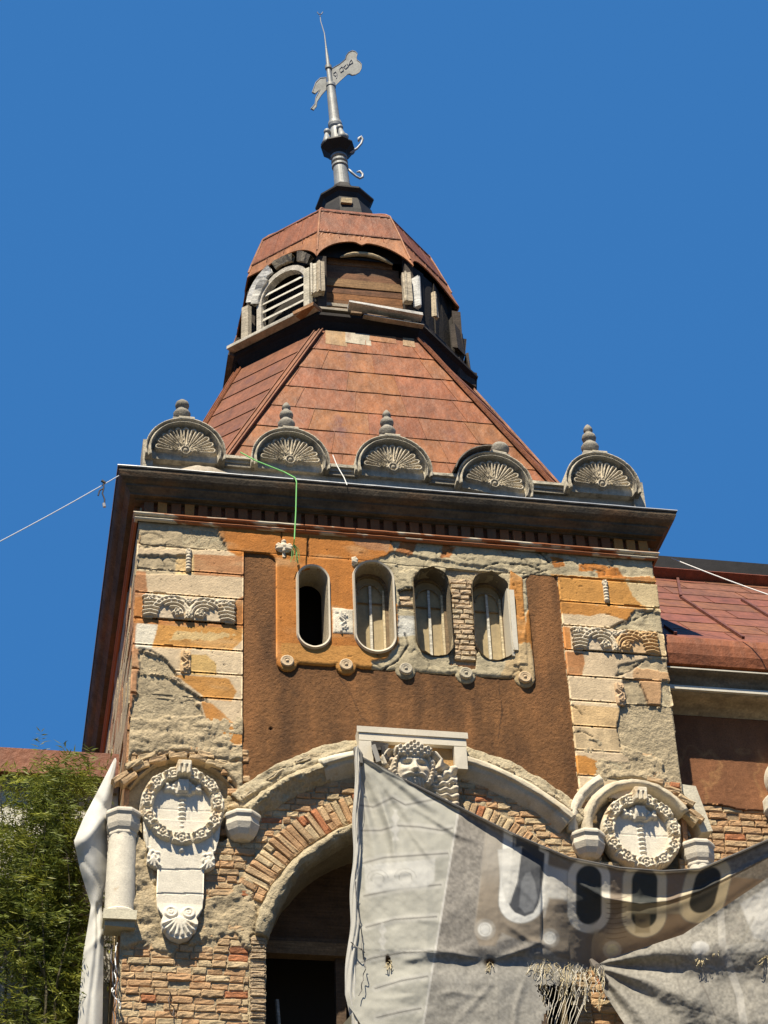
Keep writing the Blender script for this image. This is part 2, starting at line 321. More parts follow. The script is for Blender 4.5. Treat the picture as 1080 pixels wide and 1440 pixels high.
# --- worn layers of the facade, traced as outlines
g1,g2_=GREIGE,(.46,.39,.25)
LAY=layers([(P_,((c_[0]*.96,c_[1]*.88,c_[2]*.8) if (c_[0]>.44 and c_[2]<.13) else c_),d_,r_) for P_,c_,d_,r_ in [
 # frieze
 ([(312,735),(548,752),(560,775),(575,800),(490,800),(345,790),(320,773)],ORANGE,0,.01),
 ([(196,715),(303,740),(320,773),(196,770)],g1,.022,.03),
 ([(255,738),(303,745),(320,772),(258,765)],g2_,.012,.01),
 ([(545,752),(700,762),(930,780),(930,812),(780,808),(735,870),(720,862),(700,815),(610,790),(600,800),(560,800),(552,770)],g2_,.02,.03),
 ([(490,752),(550,757),(545,775),(520,772),(500,765)],(.36,.17,.075),0,.02),
 ([(566,758),(585,762),(578,785),(560,795),(550,788)],(.40,.16,.05),0,.02),
 ([(625,765),(640,768),(632,782),(620,782)],(.40,.16,.05),0,.02),
 ([(774,781),(792,784),(795,795),(780,796)],ORANGE,0,.015),
 ([(816,792),(835,790),(870,797),(880,812),(845,813),(838,800),(815,802)],ORANGE,0,.015),
 # left quoins
 ([(196,780),(268,780),(268,806),(190,806)],g1,.02,.02),
 ([(248,778),(275,780),(275,808),(248,806)],(.60,.42,.2),0,.01),
 ([(273,779),(345,782),(345,812),(273,808)],(.42,.20,.085),0,.004),
 ([(180,800),(205,802),(208,838),(180,838)],(.42,.20,.085),0,.004),
 ([(335,842),(342,838),(342,848),(330,846)],(.42,.2,.08),0,.004),
 ([(180,838),(345,845),(345,884),(180,876)],(.47,.21,.06),0,.002),
 ([(180,876),(194,876),(192,912),(180,912)],(.42,.2,.09),0,.004),
 ([(192,876),(222,878),(214,912),(190,910)],(.66,.60,.47),0,.006),
 ([(222,878),(342,884),(340,900),(325,914),(214,910)],(.56,.30,.08),0,.01),
 ([(250,888),(330,892),(300,898),(240,900)],(.62,.44,.2),0,.03),
 ([(180,910),(196,912),(196,946),(180,946)],(.42,.2,.09),0,.004),
 ([(268,920),(290,920),(303,932),(305,950),(268,948)],(.55,.36,.13),0,.008),
 ([(195,911),(210,918),(231,926),(242,938),(250,950),(195,946)],g1,.03,.02),
 ([(180,944),(195,946),(193,980),(180,980)],(.42,.2,.09),0,.004),
 ([(246,948),(322,954),(333,972),(325,986),(290,982)],(.52,.27,.07),0,.008),
 ([(194,945),(236,950),(262,968),(290,986),(193,985)],g1,.03,.02),
 ([(180,976),(193,980),(186,1015),(178,1015)],(.42,.2,.09),0,.004),
 ([(283,985),(300,990),(330,1018),(292,1018)],(.50,.24,.06),0,.008),
 ([(188,978),(276,986),(284,1000),(290,1020),(182,1016)],g1,.035,.02),
 ([(290,1020),(342,1022),(342,1046),(322,1048),(296,1034)],(.50,.24,.06),0,.008),
 ([(176,1010),(290,1018),(296,1034),(322,1050),(342,1056),(342,1075),(170,1075)],g1,.035,.02),
 ([(234,1030),(246,1030),(247,1044),(236,1044)],(.42,.16,.06),-.004,.008),
 # right quoins
 ([(775,805),(884,815),(905,830),(925,858),(784,846)],(.55,.29,.075),0,.006),
 ([(880,815),(930,822),(930,860),(915,858),(890,838)],(.58,.45,.25),0,.02),
 ([(784,845),(893,856),(895,868),(880,872),(850,862),(830,866),(788,862)],(.50,.24,.055),0,.008),
 ([(893,856),(940,862),(940,892),(850,884),(880,874)],g2_,.02,.02),
 ([(786,880),(802,882),(804,914),(788,912)],(.47,.21,.06),0,.003),
 ([(918,890),(940,892),(942,925),(922,925)],(.55,.42,.24),0,.01),
 ([(790,915),(820,918),(823,930),(818,950),(794,948)],(.42,.19,.07),0,.006),
 ([(895,934),(940,940),(945,962),(890,956)],(.52,.32,.16),0,.02),
 ([(870,935),(905,925),(940,925),(940,945),(895,938),(868,950)],g1,.015,.02),
 ([(898,955),(936,960),(932,992),(905,990)],(.50,.30,.15),0,.01),
 ([(875,955),(898,955),(912,992),(878,990)],g1,.022,.01),
 ([(930,955),(946,958),(945,995),(930,994)],g2_,.03,.01),
 ([(800,990),(878,996),(872,1026),(802,1020)],(.58,.40,.20),0,.004),
 ([(874,990),(955,995),(955,1100),(888,1100),(884,1062),(874,1050),(868,1026)],g1,.035,.02),
 ([(803,1022),(880,1028),(874,1058),(806,1054)],(.60,.45,.26),0,.004),
 ([(807,1062),(822,1062),(850,1075),(835,1090),(808,1088)],(.54,.26,.06),0,.008),
 ([(845,1070),(885,1072),(888,1098),(838,1096)],g2_,.01,.01),
 # window surround
 ([(380,770),(500,785),(505,930),(380,945)],(.45,.18,.032),0,.01),
 ([(468,855),(497,858),(497,892),(468,890)],PALE,-.012,.004),
 ([(395,905),(500,910),(530,922),(525,948),(440,945),(395,948)],(.52,.27,.07),0,.015),
 ([(495,795),(555,775),(620,785),(715,800),(740,870),(728,935),(760,975),(520,958),(524,930),(545,925),(560,905),(560,850)],g2_,.018,.02),
 ([(560,865),(584,865),(584,892),(560,895)],(.55,.53,.46),.0,.006),
 ([(718,800),(735,812),(742,935),(722,935),(717,870)],(.50,.24,.06),-.014,.004),
 ([(720,905),(745,905),(760,975),(700,965)],(.50,.37,.2),.0,.02),
]])
# --- front wall sheet: mortar and crumbling render, with window and arch openings
WIN=[-1.045,-.35,.335,1.02]; WR=[.168,.215,.215,.215]; WZ=(-1.66,-.52)
def sd_open(X,Z):
    d=np.full(X.shape,9.)
    for cx,r in zip(WIN,WR): d=np.minimum(d,sstad(X,Z,cx,-1.62,-.55 if r<.2 else -.43,r))
    arch=np.where(Z>XC,np.hypot(X,Z-XC),np.abs(X))-1.58
    return np.minimum(d,arch)
rend=[px(P,-.02) for P in (
 [(150,1010),(345,1010),(345,1072),(290,1064),(235,1058),(185,1062),(150,1062)],
 [(150,1290),(185,1290),(182,1170),(205,1170),(215,1230),(226,1290),(250,1332),(240,1345),(200,1330),(150,1335)],
 [(292,1268),(318,1258),(350,1232),(362,1290),(352,1335),(330,1316),(262,1330),(284,1292)],
 [(312,1075),(345,1072),(345,1110),(372,1092),(440,1060),(500,1048),(500,1068),(400,1095),(365,1140),(318,1138)],
 [(815,1040),(870,1046),(930,1070),(935,1100),(915,1115),(860,1098),(820,1130)],
 [(650,1058),(740,1076),(815,1135),(812,1150),(740,1105),(655,1075)])]
def rmask(X,Z):
    s=np.full(X.shape,9.)
    for P in rend: s=np.minimum(s,sdp(X,Z,P))
    return s+.05*fbm(X,Z,6,4,31)+.03*fbm(X,Z,25,2,8)
def niche(X,Z):
    return np.minimum(np.hypot(X+2.45,Z+3.62)-.60,np.hypot(X-2.47,Z+3.62)-.60)
def wall_h(X,Z):
    s=rmask(X,Z); w=sm(.015,-.02,s)
    h=.013+w*(.044+.040*cr(X,Z,3.2,5,11))+.006*fbm(X,Z,30,3,4)
    n=sm(.01,-.03,niche(X,Z)+.02*fbm(X,Z,8,3,2)); h=h-.13*n*(Z>-4.2)
    return np.where(((Z>-2.95)|((np.hypot(X,Z-XC)>2.67)&(Z>-3.75)))&(np.abs(X)<1.83),-.02,h)
def wall_c(X,Z):
    w=sm(.015,-.02,rmask(X,Z)); C=np.tile(np.array((.40,.325,.205)),X.shape+(1,))*(1+.2*fbm(X,Z,7,4,3))[...,None]
    k=np.array(g1)*(1+.2*fbm(X,Z,4,4,8))[...,None]
    C=C*(1-w[...,None])+k*w[...,None]
    st=sm(.2,.5,fbm(X,Z,2.2,4,77))*.5; return C*(1-.35*st[...,None])
relief('wall',M_render,T,(-3.02,3.02,-6.5,.12),.0135,lambda X,Z:-sd_open(X,Z),wall_h,wall_c,back=.32,cellz=.015)
# body walls behind
b=MB()
bc=(.36,.25,.15)
b.box(-3.0,-2.6,.321,6,-15.4,.3,bc); b.box(2.6,3.0,.321,6,-15.4,.3,bc); b.box(-2.6,2.6,5.6,6,-15.4,.3,bc)
b.box(-3.0,-1.6,0.0,.32,-15.4,-6.5,bc); b.box(1.6,3.0,0.0,.32,-15.4,-6.5,bc); b.box(-1.6,1.6,.3,.5,-15.4,-9.2,bc)
b.box(-2.6,2.6,.33,5.6,-2.6,-2.4,(.05,.04,.03)); b.box(-2.6,2.6,.33,5.6,.12,.3,(.05,.04,.03)); b.box(-2.6,2.6,.33,5.6,-9.0,-8.8,(.05,.04,.03))
b.build('body',M_render,T)
# left side face of the wall: worn strips
def side_c(X,Z): return np.tile(np.array((.36,.22,.12)),X.shape+(1,))*(1+.3*fbm(X,Z,3,4,12))[...,None]
# --- quoins
rowsL=[(-.405,-.725),(-.735,-1.055),(-1.065,-1.395),(-1.405,-1.735),(-1.745,-2.045),(-2.055,-2.355),(-2.365,-2.655),(-2.665,-2.93)]
rowsR=[(-.425,-.755),(-.765,-1.085),(-1.095,-1.415),(-1.425,-1.755),(-1.765,-2.08),(-2.09,-2.405),(-2.415,-2.715),(-2.725,-3.03),(-3.04,-3.3)]
cache={}
CRK=[px(P) for P in ([(195,911),(212,915),(231,924),(240,938),(246,948)],[(236,950),(250,955),(262,968),(280,980),(292,987)],[(232,984),(262,988),(282,1000),(290,1020),(300,1036),(322,1049)],[(258,769),(236,764),(205,768)],
 [(858,882),(880,872),(893,870),(908,862),(922,857)],[(866,950),(885,944),(895,936),(905,928)],[(800,989),(812,996),(820,1006)],[(898,955),(905,970),(912,988)],[(874,1000),(868,1026),(876,1050),(884,1062)],[(806,1030),(820,1028),(834,1036)],
 [(664,808),(676,796),(700,790),(745,793),(760,800)],[(735,812),(748,806),(770,800)],[(760,775),(775,790),(800,786)],[(620,745),(640,752),(660,750)],[(560,830),(572,824),(585,826)],[(540,940),(560,928),(575,905),(570,890)],[(395,735),(397,775)],[(433,728),(434,785)],[(905,1010),(920,1030),(915,1050)],[(195,1000),(215,1012),(240,1006)],[(205,1030),(225,1042),(250,1038)],[(260,1050),(290,1052),(330,1060)])]
def mk_layer(base,hb,edge=None):
    def both(X,Z):
        k=(X.shape,float(X[0,0]),float(Z[0,0]),float(X[-1,-1]))
        if k not in cache:
            C_,H_=LAY(X,Z,base(X,Z) if callable(base) else base,hb)
            for P_ in CRK:
                pa=np.array(P_)
                if pa[:,0].max()<X.min()-.05 or pa[:,0].min()>X.max()+.05 or pa[:,1].max()<Z.min()-.05 or pa[:,1].min()>Z.max()+.05: continue
                dd=dpl(X,Z,P_)+.012*fbm(X,Z,22,3,7); w_=sm(.012,.002,dd); C_=C_*(1-.72*w_[...,None]); H_=H_-.016*w_
            cache.clear(); cache[k]=(C_,H_)
        return cache[k]
    return (lambda X,Z:both(X,Z)[1]),(lambda X,Z:both(X,Z)[0])
for side,rows in ((-1,rowsL),(1,rowsR)):
    for i,(zt,zb) in enumerate(rows):
        xa,xb=(-3.035,-1.835) if side<0 else (1.84,3.035)
        rag=(side>0 and i>=5) or (side<0 and i==7)
        def sd(X,Z,xa=xa,xb=xb,zt=zt,zb=zb,rag=rag,side=side,i=i):
            s=sbox(X,Z,xa,xb,zb+.012,zt,.006)
            s=s+.012*np.clip(fbm(X,Z,7,3,i+3*side),0,1)*(np.abs(X)>2.6)
            if side>0 and i==8: s=np.maximum(s,X-2.45+.06*fbm(X,Z,6,3,1))
            elif side>0 and i>=6: s=np.maximum(s,X-2.93+.05*fbm(X,Z,6,3,i))
            if side<0 and i==7: s=np.maximum(s,-X-2.9+.05*fbm(X,Z,6,3,i))
            return s
        tint=random.uniform(-.05,.05)
        base=(CREAM[0]+tint,CREAM[1]+tint*.9,CREAM[2]+tint*.6)
        h,c=mk_layer(base,.045)
        o=relief('quoin',M_plaster,T,(xa-.02,xb+.02,zb-.02,zt+.02),.0125,sd,h,c,back=.05)
# bed joints behind the quoins
b=MB()
b.box(-3.0,-1.83,.0,.03,-2.2,-.39,(.26,.15,.08)); b.box(-3.0,-1.83,.0,.03,-2.96,-2.2,(.38,.31,.19)); b.box(1.835,3.0,.0,.03,-3.1,-.41,(.36,.28,.16)); b.build('joint_backing',M_render,T)
# --- frieze
h,c=mk_layer((.44,.20,.06),.045)
def fsd(X,Z):
    s=sbox(X,Z,-3.03,3.03,-.395,.0,.004)+.03*np.clip(fbm(X,Z,6,3,2),0,1)*(np.abs(X)>2.85)
    return s
relief('frieze',M_plaster,T,(-3.05,3.05,-.42,.02),.0125,fsd,h,c,back=.05)
# --- roughcast panel
def psd(X,Z):
    s=sbox(X,Z,-1.835,1.84,-3.9,-.40,.004)
    s=np.maximum(s,-sbox(X,Z,-1.40,1.45,-1.7,-.3,.0))
    s=np.maximum(s,-(np.hypot(X,Z-XC)-2.66+.03*fbm(X,Z,5,3,4)))
    return s
def pcol(X,Z):
    C=np.tile(np.array(BROWN),X.shape+(1,))*(1+.25*fbm(X,Z,1.3,4,3)+.3*fbm(X,Z,28,3,5))[...,None]
    hole=sm(.03,.0,np.hypot(X+1.52,Z+2.67)); C=C*(1-.8*hole[...,None])
    for P_ in ([(470,945),(492,975),(508,1010),(522,1022)],[(700,960),(706,1000),(700,1040)]): C=C*(1-.6*sm(.010,.002,dpl(X,Z,px(P_,0))+.006*fbm(X,Z,20,2,3))[...,None])
    w=sm(.1,.6,fbm(X*3,Z*.7,1.3,4,27))*.65; C=lerp(C,(.29,.125,.04),w); C=C*(1-.38*sm(-.05,.5,fbm(X*2.5,Z*.5,1.5,4,29)))[...,None]
    w=sm(.35,.7,fbm(X,Z,.8,4,22))*.35; return lerp(C,(.34,.15,.05),w)
def ph(X,Z): return .014+.0035*fbm(X,Z,40,2,5)+.004*fbm(X,Z,1.5,3,5)-.03*sm(.03,.0,np.hypot(X+1.52,Z+2.67))-.012*sm(.006,.0,np.abs(X+.95-.15*Z-.06*fbm(X,Z,2,3,2)+.0)-.0)*(Z<-1.9)*0
relief('roughcast_panel',M_rough,T,(-1.85,1.85,-3.95,-.39),.0125,psd,ph,pcol,back=.02,smooth=False)
# --- window surround with scalloped foot
ROS=[(-1.345,-1.83),(-.69,-1.825),(-.02,-1.825),(.66,-1.83),(1.335,-1.83)]
def ssd(X,Z):
    s=sbox(X,Z,-1.465,1.455,-1.84,-.39,.05); s=np.maximum(s,-1.84+.035*np.cos((X+.015)/.675*2*PI)-Z)
    # rounded inner corner against the panel head
    for sx,xe in ((-1,-1.465),(1,1.455)):
        q=np.maximum(np.maximum((xe-.12-X) if sx<0 else (X-xe-.12),Z+.39),(-.52-Z)); q=np.maximum(q,.12-np.hypot(X-(xe+sx*.12),Z+.52)); q=np.maximum(q,(X-xe-.02) if sx<0 else (xe-.02-X)); s=np.minimum(s,q)
    for x,z in ROS: s=np.minimum(s,np.hypot(X-x,Z-z)-.115)
    s=np.maximum(s,-sd_open(X,Z)-.0)
    return s
pit=px([(628,768),(660,770),(712,785),(706,802),(690,815),(668,940),(632,935),(626,800),(600,792)],-.03)
pit2=px([(560,832),(582,826),(584,862),(562,856)],-.03)
def shsd(X,Z):
    s=ssd(X,Z); p=np.minimum(sdp(X,Z,pit),sdp(X,Z,pit2))+.03*fbm(X,Z,9,4,5)
    return np.maximum(s,-p)
h,c=mk_layer((.45,.18,.032),.052)
def sh(X,Z):
    H=h(X,Z); s=ssd(X,Z); return H-.012*sm(-.03,-.0,s)
relief('window_surround',M_plaster,T,(-1.62,1.66,-2.02,-.38),.0115,shsd,sh,c,back=-.0)
def ros_h(X,Z):
    r=np.hypot(X,Z); return .012+.014*ridge(r-.06,.015)+.012*ridge(r-.037,.01)+.024*ridge(r,.022)
for i,(x,z) in enumerate(ROS):
    o=relief('rosette',M_stone,T,(-.09,.09,-.09,.09),.0075,lambda X,Z:np.hypot(X,Z/.9)-.076,ros_h,[(.62,.47,.3),(.62,.47,.3),(.50,.44,.33),(.48,.42,.3),(.62,.46,.28)][i],back=.03,place=(x,-.05,z))
def stad(cx,z0,z1,r,n=20,c0=0):
    P=[(cx+r*math.cos(a),z1-r+r*math.sin(a)) for a in np.linspace(0,PI,n)]
    return P+[(cx+r*math.cos(a),z0+r+r*math.sin(a)) for a in np.linspace(PI,2*PI,n)]
def loopstrip(P1,y1,P2,y2,m,c,jit=0.,closed=True):
    n=len(P1); V=[(p[0],y1,p[1]) for p in P1]+[(p[0],y2,p[1]) for p in P2]
    V=np.array(V)
    if jit: V+=jit*np.stack([fbm(V[:,0]*9,V[:,2]*9+V[:,1]*7,1,3,k) for k in range(3)],1)
    m.add(V,[(i,(i+1)%n,(i+1)%n+n,i+n) for i in range(n if closed else n-1)],c)
WCOL=[(.46,.39,.28),(.44,.36,.24),(.20,.16,.105),(.27,.22,.15)]
for i,cx in enumerate(WIN):
    r=WR[i]; zb=-1.62; zt=-.55 if r<.2 else -.43
    m=MB(); P=stad(cx,zb,zt,r)
    ys=[-.055,.02,.1,.18,.26] if i else [-.055,.02,.1,.18,.34]
    for a,bb in zip(ys[:-1],ys[1:]):
        Pa=stad(cx,zb,zt,r-.012*(a+.05)/.3);Pb=stad(cx,zb,zt,r-.012*(bb+.05)/.3)
        loopstrip(Pa,a,Pb,bb,m,WCOL[i],jit=.008 if i in(0,1) else .035)
    w=m.build('window_niche',M_plaster,T,True)
    if i in (0,1):
        m=MB(); Po=stad(cx,zb-.035,zt+.03,r+.030,24);Pi=stad(cx,zb,zt,r,24); Pm=stad(cx,zb-.022,zt+.018,r+.018,24)
        loopstrip(Po,-.045,Pm,-.085,m,(.62,.55,.43),.006); loopstrip(Pm,-.085,Pi,-.075,m,(.62,.55,.43),.006); loopstrip(Pi,-.075,Pi,-.03,m,(.62,.55,.43),.006)
        m.build('window_trim',M_smooth,w,True)
    elif i==3:
        m=MB(); 
        m.box(cx+r-.005,cx+r+.045,-.072,.0,zb+.14,zt-.24,(.66,.61,.5),j=.008); m.box(cx+r-.035,cx+r+.0,-.06,.2,zb+.06,zt-.22,(.62,.56,.44),j=.01)
        m.build('window_trim',M_smooth,w)
    if i:
        yo=.20
        # dusty pane, frame, arched head, mullion
        m=MB(); Q=stad(cx,zb+.0,zt-.0,r-.02); m.prism(Q,yo+.02,yo+.03,(.5,.5,.5)); sash=None
        f=MB(); loopstrip(stad(cx,zb,zt,r-.005),yo-.03,stad(cx,zb+.03,zt-.03,r-.045),yo-.03,f,(.20,.14,.08)); loopstrip(stad(cx,zb+.03,zt-.03,r-.045),yo-.03,stad(cx,zb+.03,zt-.03,r-.045),yo+.02,f,(.30,.22,.12))
        f.box(cx-.012,cx+.016,yo-.02,yo+.018,zb+.02,zt-.16,(.62,.58,.48)); f.box(cx+r-.075,cx+r-.05,yo-.03,yo+.018,zb+.1,zt-.22,(.60,.50,.32)); f.box(cx-r+.045,cx-r+.06,yo-.03,yo+.018,zb+.1,zt-.22,(.5,.4,.26))
        f.box(cx-r+.03,cx+r-.03,yo-.005,yo+.018,zt-.392,zt-.378,(.25,.18,.1)); f.box(cx-r+.04,cx+r-.04,yo-.03,yo+.018,zb+.035,zb+.06,(.6,.5,.34))
        # slender arched glazing bar
        f.tube([(cx+(r-.08)*math.cos(a),yo-.005,zt-.27+(r-.08)*math.sin(a)) for a in np.linspace(0,PI,14)],.010,6,(.30,.24,.15))
        sash=f.build('sash',M_wood,w); m.build('pane',M_glass,w)
# brick core exposed between windows 3 and 4
def brick(mb,cx,cz,L,H,y,c,rot=0.,d=.05,amp=.005,nx=5,nz=3,tilt=0.):
    us=np.array([0,.06,.35,.65,.94,1.]) if nx==5 else np.array([0,.12,.88,1.]); vs=np.array([0,.16,.5,.84,1.])
    U,Vv=np.meshgrid(us,vs,indexing='ij'); edge=(U<=0)|(U>=1)|(Vv<=0)|(Vv>=1)
    X=(U-.5)*L;Z=(Vv-.5)*H; Y=np.where(edge,.011,0.)+RNG.uniform(-amp,amp,U.shape)
    X=X+RNG.uniform(-.005,.005,U.shape); Z=Z+RNG.uniform(-.0035,.0035,U.shape); Y=Y+tilt*X
    ca,sa=math.cos(rot),math.sin(rot); n,m=U.shape
    P=np.stack([cx+X*ca-Z*sa,y+Y,cz+X*sa+Z*ca],-1); I=np.arange(n*m).reshape(n,m)
    F=[(I[i,j],I[i+1,j],I[i+1,j+1],I[i,j+1]) for i in range(n-1) for j in range(m-1)]
    loop=[I[i,0] for i in range(n)]+[I[n-1,j] for j in range(1,m)]+[I[i,m-1] for i in range(n-2,-1,-1)]+[I[0,j] for j in range(m-2,0,-1)]
    B=P.reshape(-1,3)[loop].copy(); B[:,1]=y+d; k=n*m; q=len(loop)
    F+=[(loop[(i+1)%q],loop[i],k+i,k+(i+1)%q) for i in range(q)]
    V=np.vstack([P.reshape(-1,3),B]); C=np.tile(np.asarray(c,float),(len(V),1))*RNG.uniform(.9,1.1,(len(V),1))
    mb.add(V,F,C)
def bcol(x=0,z=0):
    t=random.random(); k=1+.18*float(fbm(np.array(x),np.array(z),1.3,3,5))
    if t<.035: c=(.38,.15,.065)
    elif t<.40: c=(.42,.255,.13)
    elif t<.80: c=(.44,.30,.165)
    else: c=(.46,.35,.205)
    j=random.uniform(.88,1.12); return tuple(v*j*k for v in c)
def run(mb,z,x0,x1,y,ph=None,lo=.13,hi=.27,skip=None,H=.0715):
    x=x0-random.uniform(0,.12)
    while x<x1:
        L=random.choice([random.uniform(lo,lo+.04),random.uniform(.2,hi)])
        a,b_=max(x,x0),min(x+L,x1)
        if b_-a>.035 and not (skip and skip((a+b_)/2,z)) and random.random()>.012:
            yy=y+random.uniform(-.012,.010)
            if random.random()<.05: yy+=.03
            brick(mb,(a+b_)/2,z+random.uniform(-.003,.003),b_-a-.007,H*random.uniform(.94,1.05),yy,bcol(a,z),nx=5 if b_-a>.12 else 3,rot=random.uniform(-.012,.012),tilt=random.uniform(-.04,.04),amp=.0045)
        x+=L
m=MB()
for k in range(17):
    z=-.50-.069*k
    def xl(z,cx,r,zt): 
        c=zt-r
        return r if z<c else math.sqrt(max(0,r*r-(z-c)**2))
    if z>-.55: continue
    x0=WIN[2]+xl(z,0,.215,-.43)+.005; x1=WIN[3]-xl(z,0,.215,-.43)-.005
    x1=x1 if z<-.44 else x1
    run(m,z,x0,x1,-.022,lo=.1,hi=.2,H=.058)
    if -.80>z>-.95: run(m,z,-.10,.11,-.01,H=.058)
m.C=[c*.45+np.array((.27,.225,.155)) for c in m.C]; m.build('exposed_brick',M_brick,T)
# --- brickwork of the lower facade
m=MB(); zr=-2.99
PITCHZ=.0775
def circ(z,Rr): 
    q=Rr*Rr-(z-XC)**2
    return math.sqrt(q) if q>0 else 0.
def sk(x,z):
    if math.hypot(x+2.45,z+3.62)<.585 or math.hypot(x-2.47,z+3.62)<.585: return z>-4.1
    if abs(x)<1.8 and math.hypot(x,z-XC)>2.36 : return True
    if x>1.2 and z>-3.0: return not x>2.6
    return float(rmask(np.array([[x]]),np.array([[z]]))[0,0])<-.09
for k in range(46):
    z=zr-PITCHZ*k
    ri=circ(z,2.07) if z>-4.75 else 1.735
    if z<-6.5: break
    if z<XC-.0: ri=1.735
    elif z<-4.55: ri=max(1.735,circ(z,1.74))
    if ri<=0: run(m,z,-3.0,3.0,-.028,skip=sk)
    else: run(m,z,-3.0,-ri-.008,-.028,skip=sk); run(m,z,ri+.008,3.0,-.028,skip=sk)
for k in range(16):    # right flank, brick above the roundel
    z=-1.95-.0775*k
    run(m,z,2.90-.03*k*(k<8)-.2*(k>=8),3.03,-.0,lo=.1,H=.066)
    if k>9: run(m,z,2.35,2.8,-.02)
m.build('brickwork',M_brick,T)
m=MB()      # corbelled brick arches over the roundels
for s_,cx in ((-1,-2.45),(1,2.47)):
    for rr in (.635,.715):
        for a in np.arange(R(20),R(160),.21/rr):
            if s_<0 and a<R(40): continue
            if s_>0 and a>R(80): continue
            a2=a+random.uniform(-.02,.02); Rr=rr+random.uniform(-.01,.01)
            brick(m,cx+Rr*math.cos(a2),-3.62+Rr*math.sin(a2)*.86,.19,.066,-.03-random.uniform(0,.035),tuple(np.array(bcol(cx,a))*.5+np.array((.21,.16,.095))),rot=(a2-PI/2)*.6,amp=.008,d=.12)
m.build('relieving_arch',M_brick,T)
m=MB()      # ring of bricks on edge over the great arch
for k in range(90):
    a=R(22)+k*.0405
    if a>R(158): break
    if R(62)<a<R(100) : pass
    t=random.choice((.30,.30,.10,.19,.30)); c=bcol(math.cos(a),math.sin(a))
    for ra,rb in (((1.745,2.055),) if t>.25 else ((1.745,1.745+t),(1.752+t,2.055))):
        rm_=(ra+rb)/2; c=bcol(a*2,ra)
        brick(m,rm_*math.cos(a),XC+rm_*math.sin(a),rb-ra-.006,.071,-.042+random.uniform(-.012,.01),c,rot=a,amp=.005,nx=3)
m.build('brick_arch_ring',M_brick,T)
m=MB()      # upright brick margin of the opening
for sx in (-1,1):
    for k in range(40):
        z=-5.12-.0775*k*.5
        if z<-6.5: break
        brick(m,sx*1.655,z,.15,.036,-.055+random.uniform(-.012,.01),(.43,.32,.2),nx=3,amp=.006)
    for k in range(8):
        brick(m,sx*1.655,-5.15-.2*k,.165,.17,-.04,(.42,.33,.2),nx=3,amp=.008)
m.build('opening_margin',M_render,T)
def sweep_arc(name,prof,th0,th1,mt,parent,c,n=160,jit=.01,ragged=0,seed=0,ctr=(0,XC),loc=None):
    th=np.linspace(th0,th1,n); pr=np.array(prof); 
    # refine profile
    t=np.linspace(0,len(pr)-1,(len(pr)-1)*3+1); pr=np.stack([np.interp(t,np.arange(len(pr)),pr[:,k]) for k in range(2)],1)
    TH,Rr=np.meshgrid(th,pr[:,0],indexing='ij'); Yy=np.tile(pr[:,1],(n,1))
    nz=(cr(TH*5,Rr*6,1,5,seed) if jit>.015 else fbm(TH*6,Rr*9,1,4,seed))+.5*fbm(TH*25,Rr*30,1,2,seed+3); Rr=Rr+jit*nz*.8; Yy=Yy+jit*(cr(TH*7,Rr*9,1,5,seed+5) if jit>.015 else fbm(TH*9,Rr*20,1,4,seed+5))
    if ragged: rg=ragged*(.5+.5*fbm(TH*7,TH*0+1,1,4,seed+8)); Rr=Rr-rg*(np.arange(len(pr))<4); 
    P=np.stack([ctr[0]+Rr*np.cos(TH),Yy,ctr[1]+Rr*np.sin(TH)],-1); V,F=gridmesh(P[::-1])
    C=np.tile(np.asarray(c,float),(len(V),1))*(1+.13*fbm(V[:,0],V[:,2],6,4,seed+1))[:,None]
    nn=P.shape[1]; F=F.tolist()+[list(range(nn)),list(range((n-1)*nn,n*nn))[::-1]]
    return build(name,V,F,mt,parent,C,True)
sweep_arc('archivolt',[(1.735,.0),(1.74,-.075),(1.70,-.115),(1.64,-.12),(1.60,-.08),(1.575,.0),(1.57,.12)],R(10),R(170),M_render,T,(.42,.35,.225),jit=.032,seed=3,ragged=.02)
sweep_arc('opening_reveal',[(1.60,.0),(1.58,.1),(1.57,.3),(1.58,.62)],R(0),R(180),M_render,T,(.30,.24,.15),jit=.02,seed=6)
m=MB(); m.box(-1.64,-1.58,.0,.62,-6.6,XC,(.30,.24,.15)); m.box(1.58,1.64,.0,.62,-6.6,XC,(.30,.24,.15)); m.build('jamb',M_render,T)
HP=[(2.56,.0),(2.54,-.07),(2.50,-.15),(2.465,-.18),(2.42,-.18),(2.405,-.145),(2.37,-.135),(2.32,-.08),(2.28,-.035),(2.25,.0)]
HR=[(2.52,.0),(2.50,-.07),(2.47,-.13),(2.44,-.155),(2.41,-.155),(2.38,-.12),(2.33,-.08),(2.28,-.035),(2.26,.0)]
sweep_arc('hood_mould',HR,R(113),R(137),M_render,T,(.43,.36,.23),jit=.035,seed=13)
sweep_arc('hood_mould',HP,R(102),R(114),M_stone,T,(.62,.56,.43),jit=.012,seed=15)
sweep_arc('hood_mould',HP,R(46),R(78),M_stone,T,(.60,.52,.38),jit=.013,seed=19)
sweep_arc('render_strip',[(2.70,-.0),(2.69,-.04),(2.62,-.06),(2.55,-.08),(2.5,-.06)],R(44),R(136),M_render,T,(.44,.37,.24),jit=.035,seed=23)
m=MB()
for a0,a1 in ((103,137),(45,78)):
    a=R(a0)
    while a<R(a1):
        L=random.uniform(.10,.24); rr=2.56+random.uniform(-.03,.06)
        brick(m,rr*math.cos(a),XC+rr*math.sin(a),L,random.uniform(.035,.07),-.06-random.uniform(0,.04),tuple(np.array((.42,.345,.225))*random.uniform(.85,1.1)),rot=a-PI/2+random.uniform(-.12,.12),amp=.009,d=.12); a+=L*1.02/2.56
m.build('hood_rubble',M_render,T)
